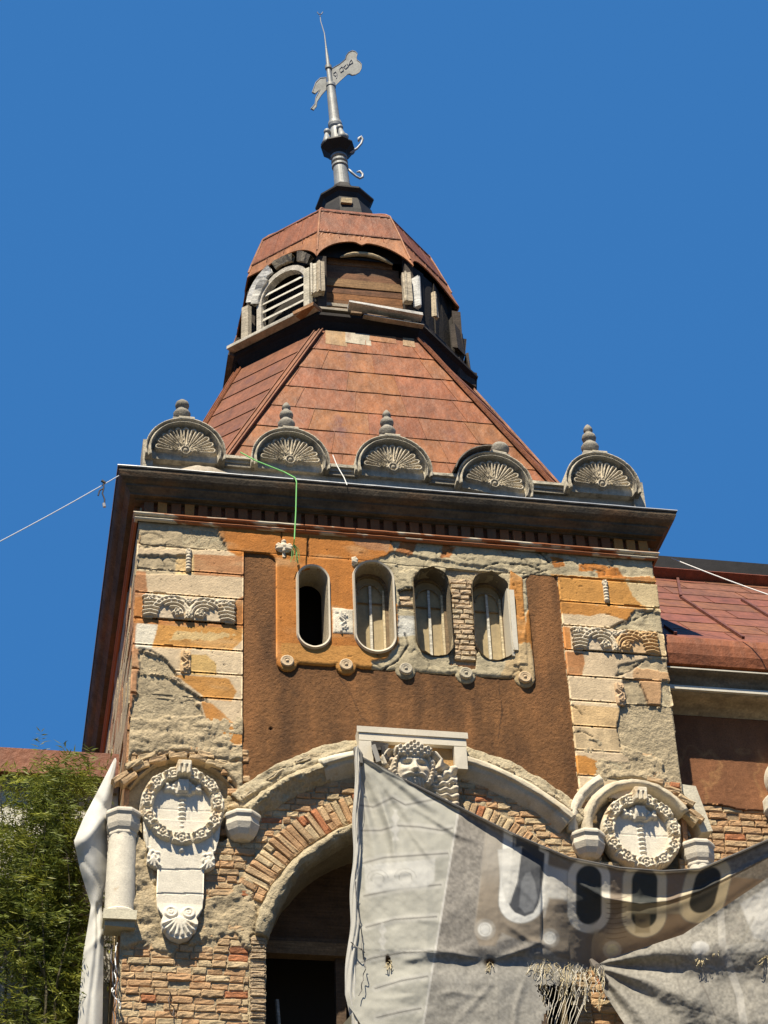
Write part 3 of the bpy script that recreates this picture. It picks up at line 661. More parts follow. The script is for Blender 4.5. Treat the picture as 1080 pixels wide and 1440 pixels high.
# keystone frame with recess
m=MB(); cs=(.66,.60,.48)
x0,x1=-.60,.575; zt=-2.69; zm=-2.85
m.box(x0,x1,-.20,.0,zm,zt,cs,j=.004); m.box(x0,x0+.15,-.20,.0,-3.22,zm-.002,cs,j=.004); m.box(x1-.14,x1,-.20,.0,-3.12,zm-.002,cs,j=.004)
m.box(x0-.02,x1+.02,-.215,-.202,zm+.095,zt+.004,cs,j=.003)
kf=m.build('keystone_frame',M_smooth,T)
m=MB(); m.box(x0+.15,x1-.14,-.13,.0,-3.6,zm-.002,(.46,.27,.10)); m.build('recess',M_plaster,kf)
# dark metal hook plate at the frame's left corner
m=MB(); m.box(-.47,-.30,-.26,-.205,-2.99,-2.90,(.03,.025,.02),j=.012); m.bar((-.45,-.25,-2.95),(-.40,-.27,-3.16),.09,.05,(.20,.19,.17)); m.bar((-.36,-.25,-2.95),(-.33,-.24,-3.1),.05,.05,(.05,.045,.04)); m.build('iron_bracket',M_cord,kf)
def dup(o,loc=None,parent=None,rot=None):
    c=o.copy(); COL.objects.link(c); p=parent or o.parent; c.parent=p
    if loc is not None:
        w=np.array(loc,float)+[0,0,ZT]; c.location=Vector(w-ORG[p.name]) if p else Vector(w); ORG[c.name]=w
    if rot: c.rotation_euler=rot
    for ch in o.children:
        d=ch.copy(); COL.objects.link(d); d.parent=c; ORG[d.name]=ORG.get(ch.name,np.zeros(3))
    return c
def boss(X,Z,x,z,r): return ridge(np.hypot(X-x,Z-z),r)
def rose(X,Z,x,z,r):
    d=np.hypot(X-x,Z-z); t=np.arctan2(Z-z,X-x); w=r*(1+.12*np.cos(5*t))
    return .5*ridge(d,w)+.5*np.maximum(ridge(d-.68*w,.2*w)*(.7+.3*np.cos(5*t+1)),ridge(d,.32*w))
def arc(cx,cz,r,a0,a1,n=14,r1=None):
    r1=r if r1 is None else r1
    return [(cx+(r+(r1-r)*k/n)*math.cos(R(a0+(a1-a0)*k/n)),cz+(r+(r1-r)*k/n)*math.sin(R(a0+(a1-a0)*k/n))) for k in range(n+1)]
# --- acanthus panels on the quoins
def orn_h(X,Z):
    x=np.abs(X); H=np.zeros(X.shape)
    for k,rr in enumerate((.085,.125,.165,.205)):
        H=np.maximum(H,.034*ridge(dpl(x,Z,arc(.155,-.10,rr,175,60-k*14,r1=rr*1.25)),.014))
    for k in range(6):
        a=(.30+.012*k,.10-.045*k); b=(.505,.115-.05*k); mid=((a[0]+b[0])/2,(a[1]+b[1])/2+.02)
        H=np.maximum(H,.034*ridge(dpl(x,Z,[a,mid,b]),.016))
    for k in range(6): H=np.maximum(H,.030*ridge(dpl(x,Z,[(.06+.07*k,.07),(.10+.07*k,.115),(.13+.07*k,.135)]),.017))
    H=np.maximum(H,.055*rose(x,Z,.13,-.075,.058)); H=np.maximum(H,.05*rose(X,Z,0,-.12,.05)); H=np.maximum(H,.05*rose(x,Z,.43,.09,.04)); H=np.maximum(H,.045*rose(X,Z,0,.08,.045))
    H=np.maximum(H,.04*ridge(dpl(x,Z,[(0,-.1),(.02,-.02),(.05,.03)]),.016))
    return .012+H+.003*fbm(X,Z,40,2,2)
def orn_s(X,Z): return sbox(X,Z,-.505,.505,-.148,.148,.01)+.012*np.sin(Z*95)*(np.abs(X)>.4)*1+.01*np.sin(X*62)*(Z>.1)
def orn_c(X,Z):
    C=np.tile(np.array((.66,.57,.42)),X.shape+(1,)); 
    return C
for cx,cz in ((-2.435,-1.232),(2.44,-1.255)):
    def oc(X,Z,cx=cx):
        C=orn_c(X,Z)
        if cx>0: C=lerp(C,(.62,.40,.19),sm(.0,.3,fbm(X,Z,4,3,3)+X))
        g_=sm(.02,.005,orn_h(X,Z)-.012); return lerp(C,(.50,.36,.22),g_*.5)  # ground between the ridges coloured darker to deepen its shade
    relief('acanthus_panel',M_stone,T,(-.52,.52,-.165,.165),.0075,orn_s,orn_h,oc,back=.03,place=(cx,-.048,cz))
# small drops
def drop_h(X,Z):
    H=np.zeros(X.shape)
    for k in range(6): H=np.maximum(H,.03*boss(X*.75,Z,0,.10-.042*k,.024))
    H=np.maximum(H,.035*rose(X,Z,0,.135,.035)); return .004+H
ds=lambda X,Z:np.minimum(sbox(X,Z,-.028,.028,-.14,.1,.01),np.hypot(X,Z-.13)-.037)
def vine_h(X,Z):
    H=.03*rose(X,Z,.01,.08,.042); H=np.maximum(H,.03*rose(X,Z,.015,-.07,.042)); H=np.maximum(H,.028*ridge(dpl(X,Z,[(-.03,.13),(-.035,.05),(.02,.0),(-.035,-.05),(-.03,-.13)]),.016)); return .004+H
vs=lambda X,Z:sbox(X,Z,-.055,.055,-.145,.145,.03)
for (u,v,c) in ((265,789,(.66,.57,.42)),(852,833,(.68,.6,.46))):
    x,z=A(u,v,-.05); relief('bellflower_drop',M_stone,T,(-.045,.045,-.15,.17),.008,ds,drop_h,c,back=.03,place=(x,-.05,z))
for (u,v,c) in ((261,931,(.62,.42,.22)),(872,976,(.60,.42,.25)),(483,875,(.70,.64,.52))):
    x,z=A(u,v,-.05); relief('scrolling_vine',M_stone,T,(-.06,.06,-.15,.15),.008,vs,vine_h,c,back=.03,place=(x,-.052,z))
# flower between frieze and window
def fl_h(X,Z):
    H=.04*boss(X,Z,0,.02,.045)
    for a in (150,180,210,330,0,30,270): H=np.maximum(H,.032*ridge(dpl(X,Z,[(.02*math.cos(R(a)),.0+.02*math.sin(R(a))),(.085*math.cos(R(a)),.01+.06*math.sin(R(a)))]),.024))
    return .006+np.maximum(H,.035*boss(X,Z,0,.08,.028))
fs=lambda X,Z:np.minimum(np.minimum(np.hypot(X/1.6,(Z))-.062,np.hypot(X,Z-.08)-.03),sbox(X,Z,-.016,.016,-.13,0))
x,z=A(399,771,-.05); relief('flower_ornament',M_stone,T,(-.12,.12,-.14,.12),.008,fs,fl_h,(.70,.60,.45),back=.03,place=(x,-.055,z))
x,z=A(497,790,-.05); relief('flower_ornament',M_stone,T,(-.12,.12,-.14,.12),.008,lambda X,Z:np.maximum(fs(X,Z),.03-X),fl_h,(.62,.55,.42),back=.03,place=(x-.05,-.055,z))
# --- roundels with wreath, shield and pendant
NR=11
def wr_h(X,Z):
    r=np.hypot(X/.97,Z); t=np.arctan2(Z,X/.97); q=r-.378
    H=.03+.075*ridge(q,.072)**.5
    ang=(t-R(90))/(2*PI/NR)+.5; k=np.round(ang); ak=R(90)+(k-.5)*2*PI/NR; dx=X-.97*.378*np.cos(ak); dz=Z-.378*np.sin(ak)
    d=np.hypot(dx,dz); f=np.abs(ang-np.round(ang)); inr=np.abs(q)<.071
    H=np.where(inr&(f>.30),H-.018-.022*sm(.40,.5,f),H)
    for s_ in (-1,1): H=np.where(inr,np.maximum(H,(.125-.02*0)*ridge(np.abs(q-s_*.038)+.0,.024)*(f>.20)*(f<.42)),H)
    pa=np.arctan2(dz,dx)+k*1.3; H=np.where(d<.066,.108+.014*ridge(d-.052,.016)*(.5+.5*np.cos(5*pa))-.014*ridge(d-.036,.007)+.016*ridge(d-.022,.014)*(.6+.4*np.cos(3*pa)),H)
    kn=sm(.006,-.006,sbox(X,Z,-.078,.078,.315,.475,.02)); H=np.where(kn>0,np.maximum(H,kn*(.20+.018*np.cos(X*120)*(Z<.42))),H)
    return H
def wr_s(X,Z):
    r=np.hypot(X/.97,Z); return np.minimum(np.maximum(r-.448,.305-r),sbox(X,Z,-.085,.085,.30,.48,.02))
def shd_h(X,Z):
    H=np.full(X.shape,.03)+.002*fbm(X,Z,6,2,1)
    for k in range(8): H=np.maximum(H,.03+.034*boss(X*.62,Z,0.0,.09-.053*k,.024))
    H=np.maximum(H,.034*sm(.035,.030,np.abs(X-.045)*1.)*(Z<.12))
    H=np.maximum(H,.03+.04*sm(.004,-.004,sbox(X,Z,-.10,.10,.13,.3,.05)))
    c=sm(.004,-.004,sbox(X,Z,-.058,.058,.155,.285,.01)); H=np.where(c>.5,.12-.25*np.clip(.20-Z,0,1),H)
    for s_ in (-1,1):
        for k,(x,z) in enumerate(((.095,.23),(.10,.185),(.135,.20),(.165,.235),(.17,.19))): H=np.maximum(H,.03+.055*boss(X,Z,s_*x,z,.034))
    H=H-.006*(np.abs(Z+.03+.1*(X>0)*0-.02*np.abs(X))<.005)
    return H
rounds=[]
for cx,cz in ((-2.45,-3.70),(2.47,-3.70)):
    sh_=relief('shield',M_stone,T,(-.34,.34,-.34,.34),.008,lambda X,Z:np.hypot(X,Z)-.335,shd_h,(.74,.68,.555),back=.08,place=(cx,-.03,cz))
    def wc(X,Z):
        C=np.tile(np.array((.70,.62,.47)),X.shape+(1,)); C=lerp(C,(.62,.44,.24),sm(.1,.5,fbm(X,Z,7,3,5))*.6); return C
    relief('wreath',M_stone,T,(-.46,.46,-.47,.50),.0062,wr_s,wr_h,wc,back=.08,place=(cx,-.03,cz))
    # thin bead border and outer rim
PD=[(.40,-.18),(.385,-.36),(.35,-.50),(.325,-.53),(.345,-.60),(.345,-.68),(.29,-.72),(.235,-.735),(.235,-1.05),(.225,-1.16),(.165,-1.27),(.185,-1.32),(.17,-1.40),(.09,-1.49),(0,-1.52)]
PD=PD+[(-x,z) for x,z in PD[::-1]][1:]
def pd_h(X,Z):
    x=np.abs(X); H=.06+.06*sm(-1.0,-1.42,Z)
    H=H+.035*rose(x,Z,.275,-.60,.075)*1.0
    for a in (215,240,265,290): H=np.maximum(H,.07+.03*ridge(dpl(x,Z,[(.28,-.62),(.28+.11*math.cos(R(a+20)),-.62+.11*math.sin(R(a+20)))]),.016))
    d=np.hypot(x-.088,Z+1.215); H=H+.022*(ridge(d-.052,.018)+ridge(d-.018,.016))*(d<.075)
    for a in np.linspace(200,340,8): H=np.maximum(H,(.06+.06*sm(-1.0,-1.42,Z))+.03*ridge(dpl(X,Z,[(0,-1.28),(.17*math.cos(R(a)),-1.30+.17*math.sin(R(a)))]),.018))
    H=H-.012*(np.abs(Z+.735-.01*np.sin(X*9))<.006)-.012*(np.abs(Z+1.0-.04*X)<.005)
    H=H-.02*sm(.02,0,np.abs(x-.33))*(Z>-.5)
    H=np.maximum(H,.05*0+H+.03*boss(X,Z,0,-.52,.03)); return H
relief('scroll_pendant',M_stone,T,(-.42,.42,-1.55,-.15),.009,lambda X,Z:sdp(X,Z,PD),pd_h,(.74,.68,.555),back=.10,place=(-2.45,-.015,-3.68))
sweep_arc('roundel_hood',[(.66,.05),(.655,-.05),(.62,-.11),(.58,-.12),(.54,-.08),(.52,.02),(.51,.1)],R(28),R(205),M_plaster,T,(.58,.50,.36),n=70,jit=.012,seed=41,ctr=(2.475,-3.70))
sweep_arc('roundel_hood',[(.82,.0),(.81,-.07),(.75,-.09),(.70,-.05),(.69,.0)],R(120),R(180),M_plaster,T,(.64,.57,.44),n=40,jit=.012,seed=44,ctr=(2.475,-3.72))
sweep_arc('roundel_back',[(.60,.1),(.60,.02),(.57,.0),(.56,.09)],R(20),R(160),M_render,T,(.34,.26,.16),n=50,jit=.015,seed=43,ctr=(-2.445,-3.66))
# --- columns and hanging capitals
def capital(mb,cx,cy,z,r,c,down=True):
    mb.lathe([(r*.98,z-.085),(r*1.09,z-.05),(r*1.09,z-.03),(r*1.0,z-.0),(r*.6,z)],cx,cy,8,c,rot=R(22.5))
def column(cx,lab=None):
    cy=-.02; c=(.74,.68,.55)
    sh_=MB(); sh_.lathe([(.148,-4.90),(.15,-4.6),(.145,-4.3),(.138,-4.06)],cx,cy,56,c)
    o=sh_.build('column',M_stone,T)
    k=MB(); k.lathe([(.142,-4.08),(.152,-4.06),(.152,-4.045),(.145,-4.03),(.165,-4.0),(.178,-3.95),(.178,-3.87)],cx,cy,8,(.62,.56,.45),rot=R(22.5)); capital(k,cx,cy,-3.79,.18,(.58,.52,.42)); k.build('capital',M_stone,o)
    k=MB(); k.lathe([(.152,-4.94),(.168,-4.925),(.168,-4.905),(.155,-4.89)],cx,cy,32,c); k.box(cx-.165,cx+.165,-.19,.05,-5.03,-4.93,(.62,.57,.42),j=.004); k.box(cx-.145,cx+.145,-.16,.05,-5.10,-5.03,(.42,.36,.24),j=.01); k.build('plinth',M_stone,o)
column(-3.045); column(3.09)
for cx in (-1.825,1.872):
    k=MB(); k.lathe([(.02,-4.05),(.08,-4.04),(.13,-4.005),(.165,-3.95),(.188,-3.885),(.180,-3.82)],cx,-.03,8,(.70,.63,.50),rot=R(22.5)); o=k.build('hanging_bracket',M_stone,T,False)
    k=MB(); capital(k,cx,-.03,-3.745,.185,(.60,.54,.43)); k.build('abacus',M_stone,o)
m=MB(); P=[A(953,1106,.1),A(976,1109,.1),A(1000,1172,.1),A(984,1174,.1)]; m.prism(P,.04,.30,(.62,.57,.44)); m.build('corner_strip',M_plaster,T)
# --- bearded keystone mask among acanthus
mx,mz=A(582,1084,-.3)
def mk_h(X,Z):
    t=np.arctan2(X,Z+.20); rr=np.hypot(X,Z+.20)
    N=17; a=t/(PI/N*1.25); f=np.abs(a-np.round(a))
    H=.05+.055*np.cos(f*PI)*sm(.12,.2,rr)+.02*np.cos(rr*70)
    for s_ in (-1,1):
        for k in range(5): H=np.maximum(H,.05+.060*boss(X,Z,s_*(.195-.004*k),.06-.040*k,.042)*(.6+.4*np.cos(np.hypot(X-s_*.195,Z-.06+.045*k)*130)))
        H=np.maximum(H,.14*ridge(dpl(X,Z,[(s_*.13,.23),(s_*.19,.22),(s_*.24,.14),(s_*.22,.06)]),.03))
        H=np.maximum(H,.12*rose(X,Z,s_*.33,.02-.10,.045))
    e=np.sqrt(np.clip(1-(X/.150)**2-((Z+.0)/.215)**2,0,1)); face=.10+.13*e
    x=np.abs(X)
    g_=lambda x0,z0,sx,sz:np.exp(-((x-x0)/sx)**2-((Z-z0)/sz)**2)
    face=face+.018*g_(.055,.075,.045,.014)-.055*g_(.056,.037,.033,.024)+.020*g_(.056,.030,.02,.012)
    face=face+(.065*np.clip((.085-Z)/.13,0,1))*np.exp(-(X/.020)**2)*(Z>-.055)*(Z<.085)+.03*g_(.022,-.04,.014,.016)+.018*g_(.085,-.03,.03,.03)
    face=face+.050*g_(.045,-.085,.042,.016)-.03*g_(.0,-.105,.03,.010)+.02*g_(.0,-.122,.028,.010)+.03*g_(.0,-.17,.08,.05)+.012*np.cos(X*190+Z*40)*(Z<-.12)*(e>0)
    H=np.where(e>.05,np.maximum(H,face),H)
    hair=.19*ridge(np.hypot(X/1.0,(Z-.01)/1.25)-.155,.03)*(Z>-.15); H=np.maximum(H,hair+.01*np.cos(np.arctan2(Z,X)*26)*(hair>.05))
    hat=sm(.01,-.01,np.hypot(X/1.15,(Z-.20)/.75)-.13); H=np.where(hat>.4,np.maximum(H,.20+.06*ridge(np.hypot(X/1.15,(Z-.20)/.75),.14)+.018*np.cos(X*110)*np.cos(Z*120)),H)
    H=np.where(sbox(X,Z,-.13,.13,.125,.15,.01)<0,np.maximum(H,.235),H)
    H=np.maximum(H,.18*boss(X,Z,0,.30,.05))
    return H
def mk_s(X,Z):
    t=np.arctan2(X,Z+.20); rr=np.hypot(X,(Z+.20))
    s=rr-(.44+.02*np.cos(t*17*.8))+.0*X
    s=np.maximum(s,-.36-Z+.1*np.abs(X)); s=np.maximum(s,np.abs(X)-.37-.0*Z)
    return s
def mk_c(X,Z): 
    C=np.tile(np.array((.64,.57,.45)),X.shape+(1,)); return lerp(C,(.50,.38,.24),sm(.0,.5,fbm(X,Z,6,3,4))*.5)
relief('keystone_mask',M_stone,T,(-.54,.54,-.46,.42),.0075,lambda X,Z:mk_s(X/1.32,Z/1.15),lambda X,Z:mk_h(X/1.32,Z/1.15)*1.1,mk_c,back=.12,place=(mx,-.12,mz+.02))
# --- cornice, dentils, mouldings
def around(name,prof,mt,c,xh=3.0,yb=6.0,smooth=False,nseg=60,jit=0.,colf=None):
    V=[];C=[];pts=[]
    n=len(prof)
    def ring(o):
        L=[(-xh-o,yb+o-(yb+2*o)*k/nseg) for k in range(nseg+1)]
        L+=[(-xh-o+(2*xh+2*o)*k/nseg,-o) for k in range(1,nseg+1)]
        L+=[(xh+o,-o+(yb+2*o)*k/nseg) for k in range(1,nseg+1)]; return L
    P=np.array([[(x,y,z) for x,y in ring(o)] for o,z in prof])
    if jit:
        q=fbm(P[...,0]*1.3+P[...,1]*1.1,P[...,2]*3,1,3,9); P[...,2]+=jit*q; 
        P[...,1]-=jit*fbm(P[...,0]*9,P[...,2]*9,1,2,3)*.5*(P[...,1]<1)
    V,F=gridmesh(P)
    C=np.tile(np.asarray(c,float),(len(V),1)) if colf is None else colf(V)
    return build(name,V,F,mt,T,C,smooth)
def cornc(V):
    q=fbm(V[:,0]+V[:,1],V[:,2]*3,2.5,4,8); C=np.tile(np.array((.105,.08,.052)),(len(V),1))
    w=sm(.05,.4,q)[:,None]; C=C*(1-w)+np.array((.15,.085,.042))*w; w=sm(.1,.5,-q)[:,None]; C=C*(1-w)+np.array((.075,.062,.045))*w
    return C
around('cornice',[(.298,.462),(.295,.425),(.285,.40),(.272,.37),(.25,.345),(.222,.325),(.205,.315),(.205,.290),(.19,.275),(.165,.245),(.15,.225),(.15,.205),(.085,.200),(.085,.18),(.0,.175)],M_corn,None,nseg=90,jit=.006,colf=cornc)
around('cornice_flashing',[(-.05,.60),(.10,.545),(.302,.497),(.311,.488),(.309,.468),(.299,.464)],M_dark,(.1,.1,.1),jit=.006)
around('flashing_edge',[(.298,.502),(.3135,.494),(.3145,.484),(.3105,.482)],M_metal,(.5,.5,.5),jit=.006)
m=MB()
def dent(m):
    n=39
    for k in range(n):
        x=-3.0+(k+.5)*6.0/n; c=(.22,.085,.03) if not(k in(0,1,3) or k>n-4) else (.46,.20,.05)
        if fbm(np.array(x*2.),np.array(1.),1,2,3)>.35: c=(.17,.085,.04)
        m.box(x-.053,x+.053,-.070,-.015,.022,.178,c,j=.004)
    for k in range(53):
        y=.05+(k+.5)*6/53
        for sx in (-1,1): m.box(sx*3.086 if sx<0 else 3.015,-3.015 if sx<0 else 3.086,y-.037,y+.037,.022,.178,(.24,.115,.055),j=.003)
dent(m); m.box(-3.0,3.0,-.016,.1,-.0,.19,(.20,.075,.035)); m.box(-3.016,-2.9,.0,6,0,.19,(.20,.075,.035)); m.box(2.9,3.016,.0,6,0,.19,(.20,.075,.035))
m.build('dentil_course',M_plaster,T)
def mouc(V):
    C=np.tile(np.array((.34,.125,.05)),(len(V),1)); q=fbm(V[:,0]*3,V[:,2]*30,1,4,5)
    w=sm(.22,.30,q+.25*(np.abs(V[:,0]+2.85)<.25)+.12*(V[:,0]>.8)-2*(V[:,1]>.0))[:,None]; return C*(1-w)+np.array((.62,.55,.42))*w
around('string_moulding',[(.02,.022),(.075,.018),(.098,.008),(.10,-.006),(.09,-.020),(.055,-.028),(.05,-.045),(.075,-.05),(.085,-.062),(.075,-.078),(.045,-.086)],M_smooth,None,smooth=False,nseg=220,jit=.008,colf=mouc)
# --- left flank of the wall under the cornice
m=MB()
for k in range(19):
    z=-.12-.33*k
    for q in range(9):
        y0=.06+q*.66; 
        t=random.random(); c=(.40,.22,.11) if t<.5 else (.42,.33,.2)
        m.box(-3.05+random.uniform(0,.02),-2.99,y0,y0+.645,z-.32,z,c,j=.008)
        m.box(2.99,3.04,y0,y0+.645,z-.32,z,c,j=.006)
m.build('flank_blocks',M_render,T)
# --- parapet with shell crests and urn finials
m=MB(); pc=(.38,.345,.27)
m.box(-3.02,-2.90,-.06,.30,.50,1.08,pc,j=.006); m.box(2.88,3.02,-.06,.30,.50,1.06,pc,j=.006)
m.box(-2.90,2.88,.0,.22,.50,.85,(.46,.42,.33))
for x0,x1 in ((-2.10,-1.72),(-.86,-.49),(.37,.74),(1.60,2.08)):
    z=.85; m.box(x0,x1,-.055,.24,z,z+.045,pc,j=.003); m.box(x0,x1,-.085,.26,z+.045,z+.085,(.50,.46,.36),j=.004); m.box(x0,x1,-.045,.24,z-.05,z,(.22,.2,.16),j=.003)
for sx in (-1,1):
    m.box(min(sx*3.0,sx*2.8),max(sx*3.0,sx*2.8),.30,5.9,.5,.98,pc)
m.box(-2.9,2.9,5.7,5.9,.5,.98,pc)
m.build('parapet',M_grey,T)
def shell_h(X,Z):
    r=np.hypot(X,Z); t=np.arctan2(np.maximum(Z,1e-4),X); H=np.full(X.shape,.02)
    H=np.maximum(H,.105*sm(.385,.398,r)-.0); H=np.where(r>.398,.115-.03*sm(.42,.44,r)+.045*sm(.44,.45,r),H); H=H+.018*ridge(r-.405,.010)
    N=11; dt=PI/N; a=(t)/dt; f=a-np.floor(a)-.5; d=r*np.sin(f*dt); w=.46*r*dt; lim=.318
    rim=ridge(np.abs(d)-.60*w,.42*w+.001)*(r<lim)*(r>.06); dd=np.hypot(d,r-lim); cap=ridge(dd-.62*w,.4*w+.001)*(r>=lim)
    H=np.maximum(H,.025+.065*np.maximum(rim,cap))
    H=np.maximum(H,.10*ridge(np.hypot(X,Z-.02),.062)); H=H-.03*ridge(np.hypot(X,Z-.02)-.034,.008)*(r<.07)
    H=np.where((Z<.0)&(r<.39),.03+.0*H,H)
    H=np.where(np.hypot(X,Z-.02)<.06,np.maximum(H,.09-.03*ridge(np.hypot(X,Z-.02)-.034,.01)),H)
    return H+.004*fbm(X,Z,25,3,1)
def shell_s(X,Z):
    s=np.minimum(np.maximum(np.hypot(X,Z)-.465,-.10-Z),sbox(X,Z,-.095,.095,.4,.485,.01))
    s=np.minimum(s,np.maximum(np.abs(X)-.465-.0*Z,np.maximum(Z,-.10-Z))); return s
def shell_c(X,Z):
    C=np.tile(np.array((.44,.395,.305)),X.shape+(1,)); r=np.hypot(X,Z)
    C=lerp(C,(.58,.50,.37),sm(.40,.34,r)*.8*(Z>-.02)); return lerp(C,(.10,.09,.07),sm(.1,.5,fbm(X,Z,5,4,6))*.6)
def urn(parent,x,y,z,k=1.,top=True,c=(.30,.275,.225),dk=(.12,.11,.09)):
    m=MB(); m.box(x-.105*k,x+.105*k,y-.09,y+.09,z-.06,z+.06*k,c,j=.004)
    pr=[(.07,.06),(.085,.08),(.10,.11),(.105,.13),(.085,.155),(.06,.165),(.062,.19),(.078,.20),(.085,.225),(.075,.25),(.045,.262),(.042,.29),(.055,.30),(.05,.325),(.032,.35),(.005,.372)]
    if not top: pr=pr[:6]
    if top==2: pr=pr[:11]+[(.04,.275)]
    m.lathe([(a*k*.95,z+b*k*1.32) for a,b in pr],x,y,18,c)
    return m.build('urn_finial',M_grey,parent,True)
s0=relief('shell_crest',M_grey,T,(-.48,.48,-.12,.50),.0085,shell_s,shell_h,shell_c,back=.24,place=(-1.30,-.02,.905))
def addurn(par,x,z,**k):
    m=MB(); y=.06
    o=urn(par,x,y,z,**k); return o
urn(s0,-1.32,.06,1.405,k=1.05)
for (x,z) in ((-2.535,.885),(-.07,.925),(2.48,.91)):
    if x==-.07: dup(s0,(x,-.02,z))
    else:
        c=s0.copy(); COL.objects.link(c); c.parent=T; w=np.array((x,-.06,z))+[0,0,ZT]; c.location=Vector(w-ORG[T.name]); ORG[c.name]=w
        urn(c,x-.04,.04,z+.515,k=1.05 if x<0 else 1.12,top=(2 if x<0 else True),c=(.24,.22,.18) if x<0 else (.30,.275,.225))
c=s0.copy(); COL.objects.link(c); c.parent=T; w=np.array((1.150,-.03,.80))+[0,0,ZT]; c.location=Vector(w-ORG[T.name]); c.rotation_euler=(0,R(9),0); ORG[c.name]=w
urn(c,1.19,.05,.80+.50,k=1.15,top=False)
m=MB()
for k in range(12):
    a0,a1=R(92+k*6.2),R(92+(k+1)*6.2)
    P=[(.49*math.cos(a0),-.17,.49*math.sin(a0)),(.49*math.cos(a1),-.17,.49*math.sin(a1)),(.47*math.cos(a1)-.012*k*(k>7)*.5,.24,.47*math.sin(a1)),(.47*math.cos(a0),.24,.47*math.sin(a0))]
    m.add([(x+1.150,y-.03,z+.83) for x,y,z in P]+[((x*1.03)+1.150,y-.03,z*1.03+.83) for x,y,z in P],[(0,1,2,3),(7,6,5,4),(0,4,5,1),(1,5,6,2),(2,6,7,3),(3,7,4,0)],(.20,.17,.14))
m.build('loose_flashing',M_grey,T)
# crumpled debris and sheet ledge on the parapet foot
m=MB()
def wav(x): return .60+.10*vn(x*1.1,0,3)+.06*vn(x*5,1,4)
xs=np.linspace(-2.88,-1.0,60); P=np.stack([np.stack([xs,np.full(60,-.20)+.04*fbm(xs,xs*0,3,3,2),np.full(60,.53)],1),np.stack([xs,np.full(60,-.15),(.58+.10*np.exp(-((xs+2.3)/.3)**2)+.05*fbm(xs,xs*0,4,3,5))],1),np.stack([xs,np.full(60,.0),.66+.10*np.exp(-((xs+2.3)/.3)**2)+.08*fbm(xs,xs*0,3,3,5)],1)],1)
V,F=gridmesh(P); m.add(V,F.tolist(),(.36,.31,.24)); o=m.build('ledge_mortar',M_grey,T,True)
# --- sheet roofs
def sheets(mb,P00,P10,P11,P01,rows,pw,base=(.27,.085,.042),sub=6,lap=.010,tone=.14,stag=True,seed=0,vs=True):
    """bilinear patch P(s,t) laid in courses of lapped sheets with welted seams"""
    P00,P10,P11,P01=[np.array(p,float) for p in (P00,P10,P11,P01)]
    nrm=np.cross(P10-P00,P01-P00); nrm/=np.linalg.norm(nrm)
    if nrm[1]>0 and abs(nrm[1])>.05: nrm=-nrm
    for r_ in range(rows):
        t0,t1=r_/rows,(r_+1)/rows; A0=P00+(P01-P00)*t0;B0=P10+(P11-P10)*t0;A1=P00+(P01-P00)*t1;B1=P10+(P11-P10)*t1
        Wd=np.linalg.norm(B0-A0); off=(.5*pw if r_%2 and stag else .0)+(.2*pw*random.random()); cuts=[0.]
        x=off if off>.1 else pw
        while x<Wd-.12: cuts.append(x/Wd); x+=pw*random.uniform(.92,1.08)
        cuts.append(1.)
        for a,b in zip(cuts[:-1],cuts[1:]):
            c=np.array(base)*(1+random.uniform(-tone,tone)); c=c*np.array((1,1+random.uniform(-.12,.12),1+random.uniform(-.1,.1)))
            n=5; s_=np.linspace(a,b,n); tt=np.linspace(0,1,4)
            wob=RNG.uniform(-.004,.004,(n,4))
            G=np.array([[ (A0+(B0-A0)*si)*(1-ti)+(A1+(B1-A1)*si)*ti+nrm*(lap*(1-ti)+wob[i,j]*(0<i<n-1)) for j,ti in enumerate(tt)] for i,si in enumerate(s_)])
            V,F=gridmesh(G); ed=np.zeros((n,4)); ed[0]=ed[-1]=1; 
            mb.add(V,F.tolist(),np.tile(c,(len(V),1)))
            p=G[0]; 
            if vs and a>0: mb.bar(p[0]+nrm*.004,p[-1]+nrm*.004,.007,.006,c*.9,upv=nrm)
        mb.bar(A0+nrm*lap*.5,B0+nrm*lap*.5,.008,.010,np.array(base)*.82,upv=nrm)
m=MB()
zb,zt=1.02,4.28
Bx,By,Tx,Ty=2.12,.30,.683,1.35
a_=1.65
def pt(side,kind):   # helper corners: bottom / top of the front face rotated about the axis
    pass
def rotz(p,k): 
    x,y=p[0],p[1]-3.0; c,s=math.cos(k),math.sin(k); return (x*c-y*s,3.0+x*s+y*c,p[2])
F00,F10,F11,F01=(-2.10,.30,1.05),(2.10,.30,1.05),(.683,1.35,4.27),(-.683,1.35,4.27)
for q in range(4):
    k=q*PI/2; sheets(m,*[rotz(p,k) for p in (F00,F10,F11,F01)],rows=7,pw=.72,seed=q,base=(.245,.082,.024),tone=.035)
    L0=rotz(F10,k);L1=rotz((-2.10,.30,1.05),k+PI/2);T0=rotz(F11,k);T1=rotz(F01,k+PI/2)
    P00,P10,P11,P01=[np.array(p) for p in (L0,L1,T1,T0)]
    for r_ in range(7):
        t0,t1=r_/7,(r_+1)/7; A0=P00+(P01-P00)*t0;B0=P10+(P11-P10)*t0;A1=P00+(P01-P00)*t1;B1=P10+(P11-P10)*t1
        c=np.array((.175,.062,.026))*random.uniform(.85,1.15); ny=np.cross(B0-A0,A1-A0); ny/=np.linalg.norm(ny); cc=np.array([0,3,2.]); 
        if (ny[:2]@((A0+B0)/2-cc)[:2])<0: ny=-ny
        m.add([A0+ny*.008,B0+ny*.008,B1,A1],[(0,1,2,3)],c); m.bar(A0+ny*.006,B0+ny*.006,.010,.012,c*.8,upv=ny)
a0=np.array((0,1.35,4.27));dn=np.array((0,-1.05,-3.22))/3.387
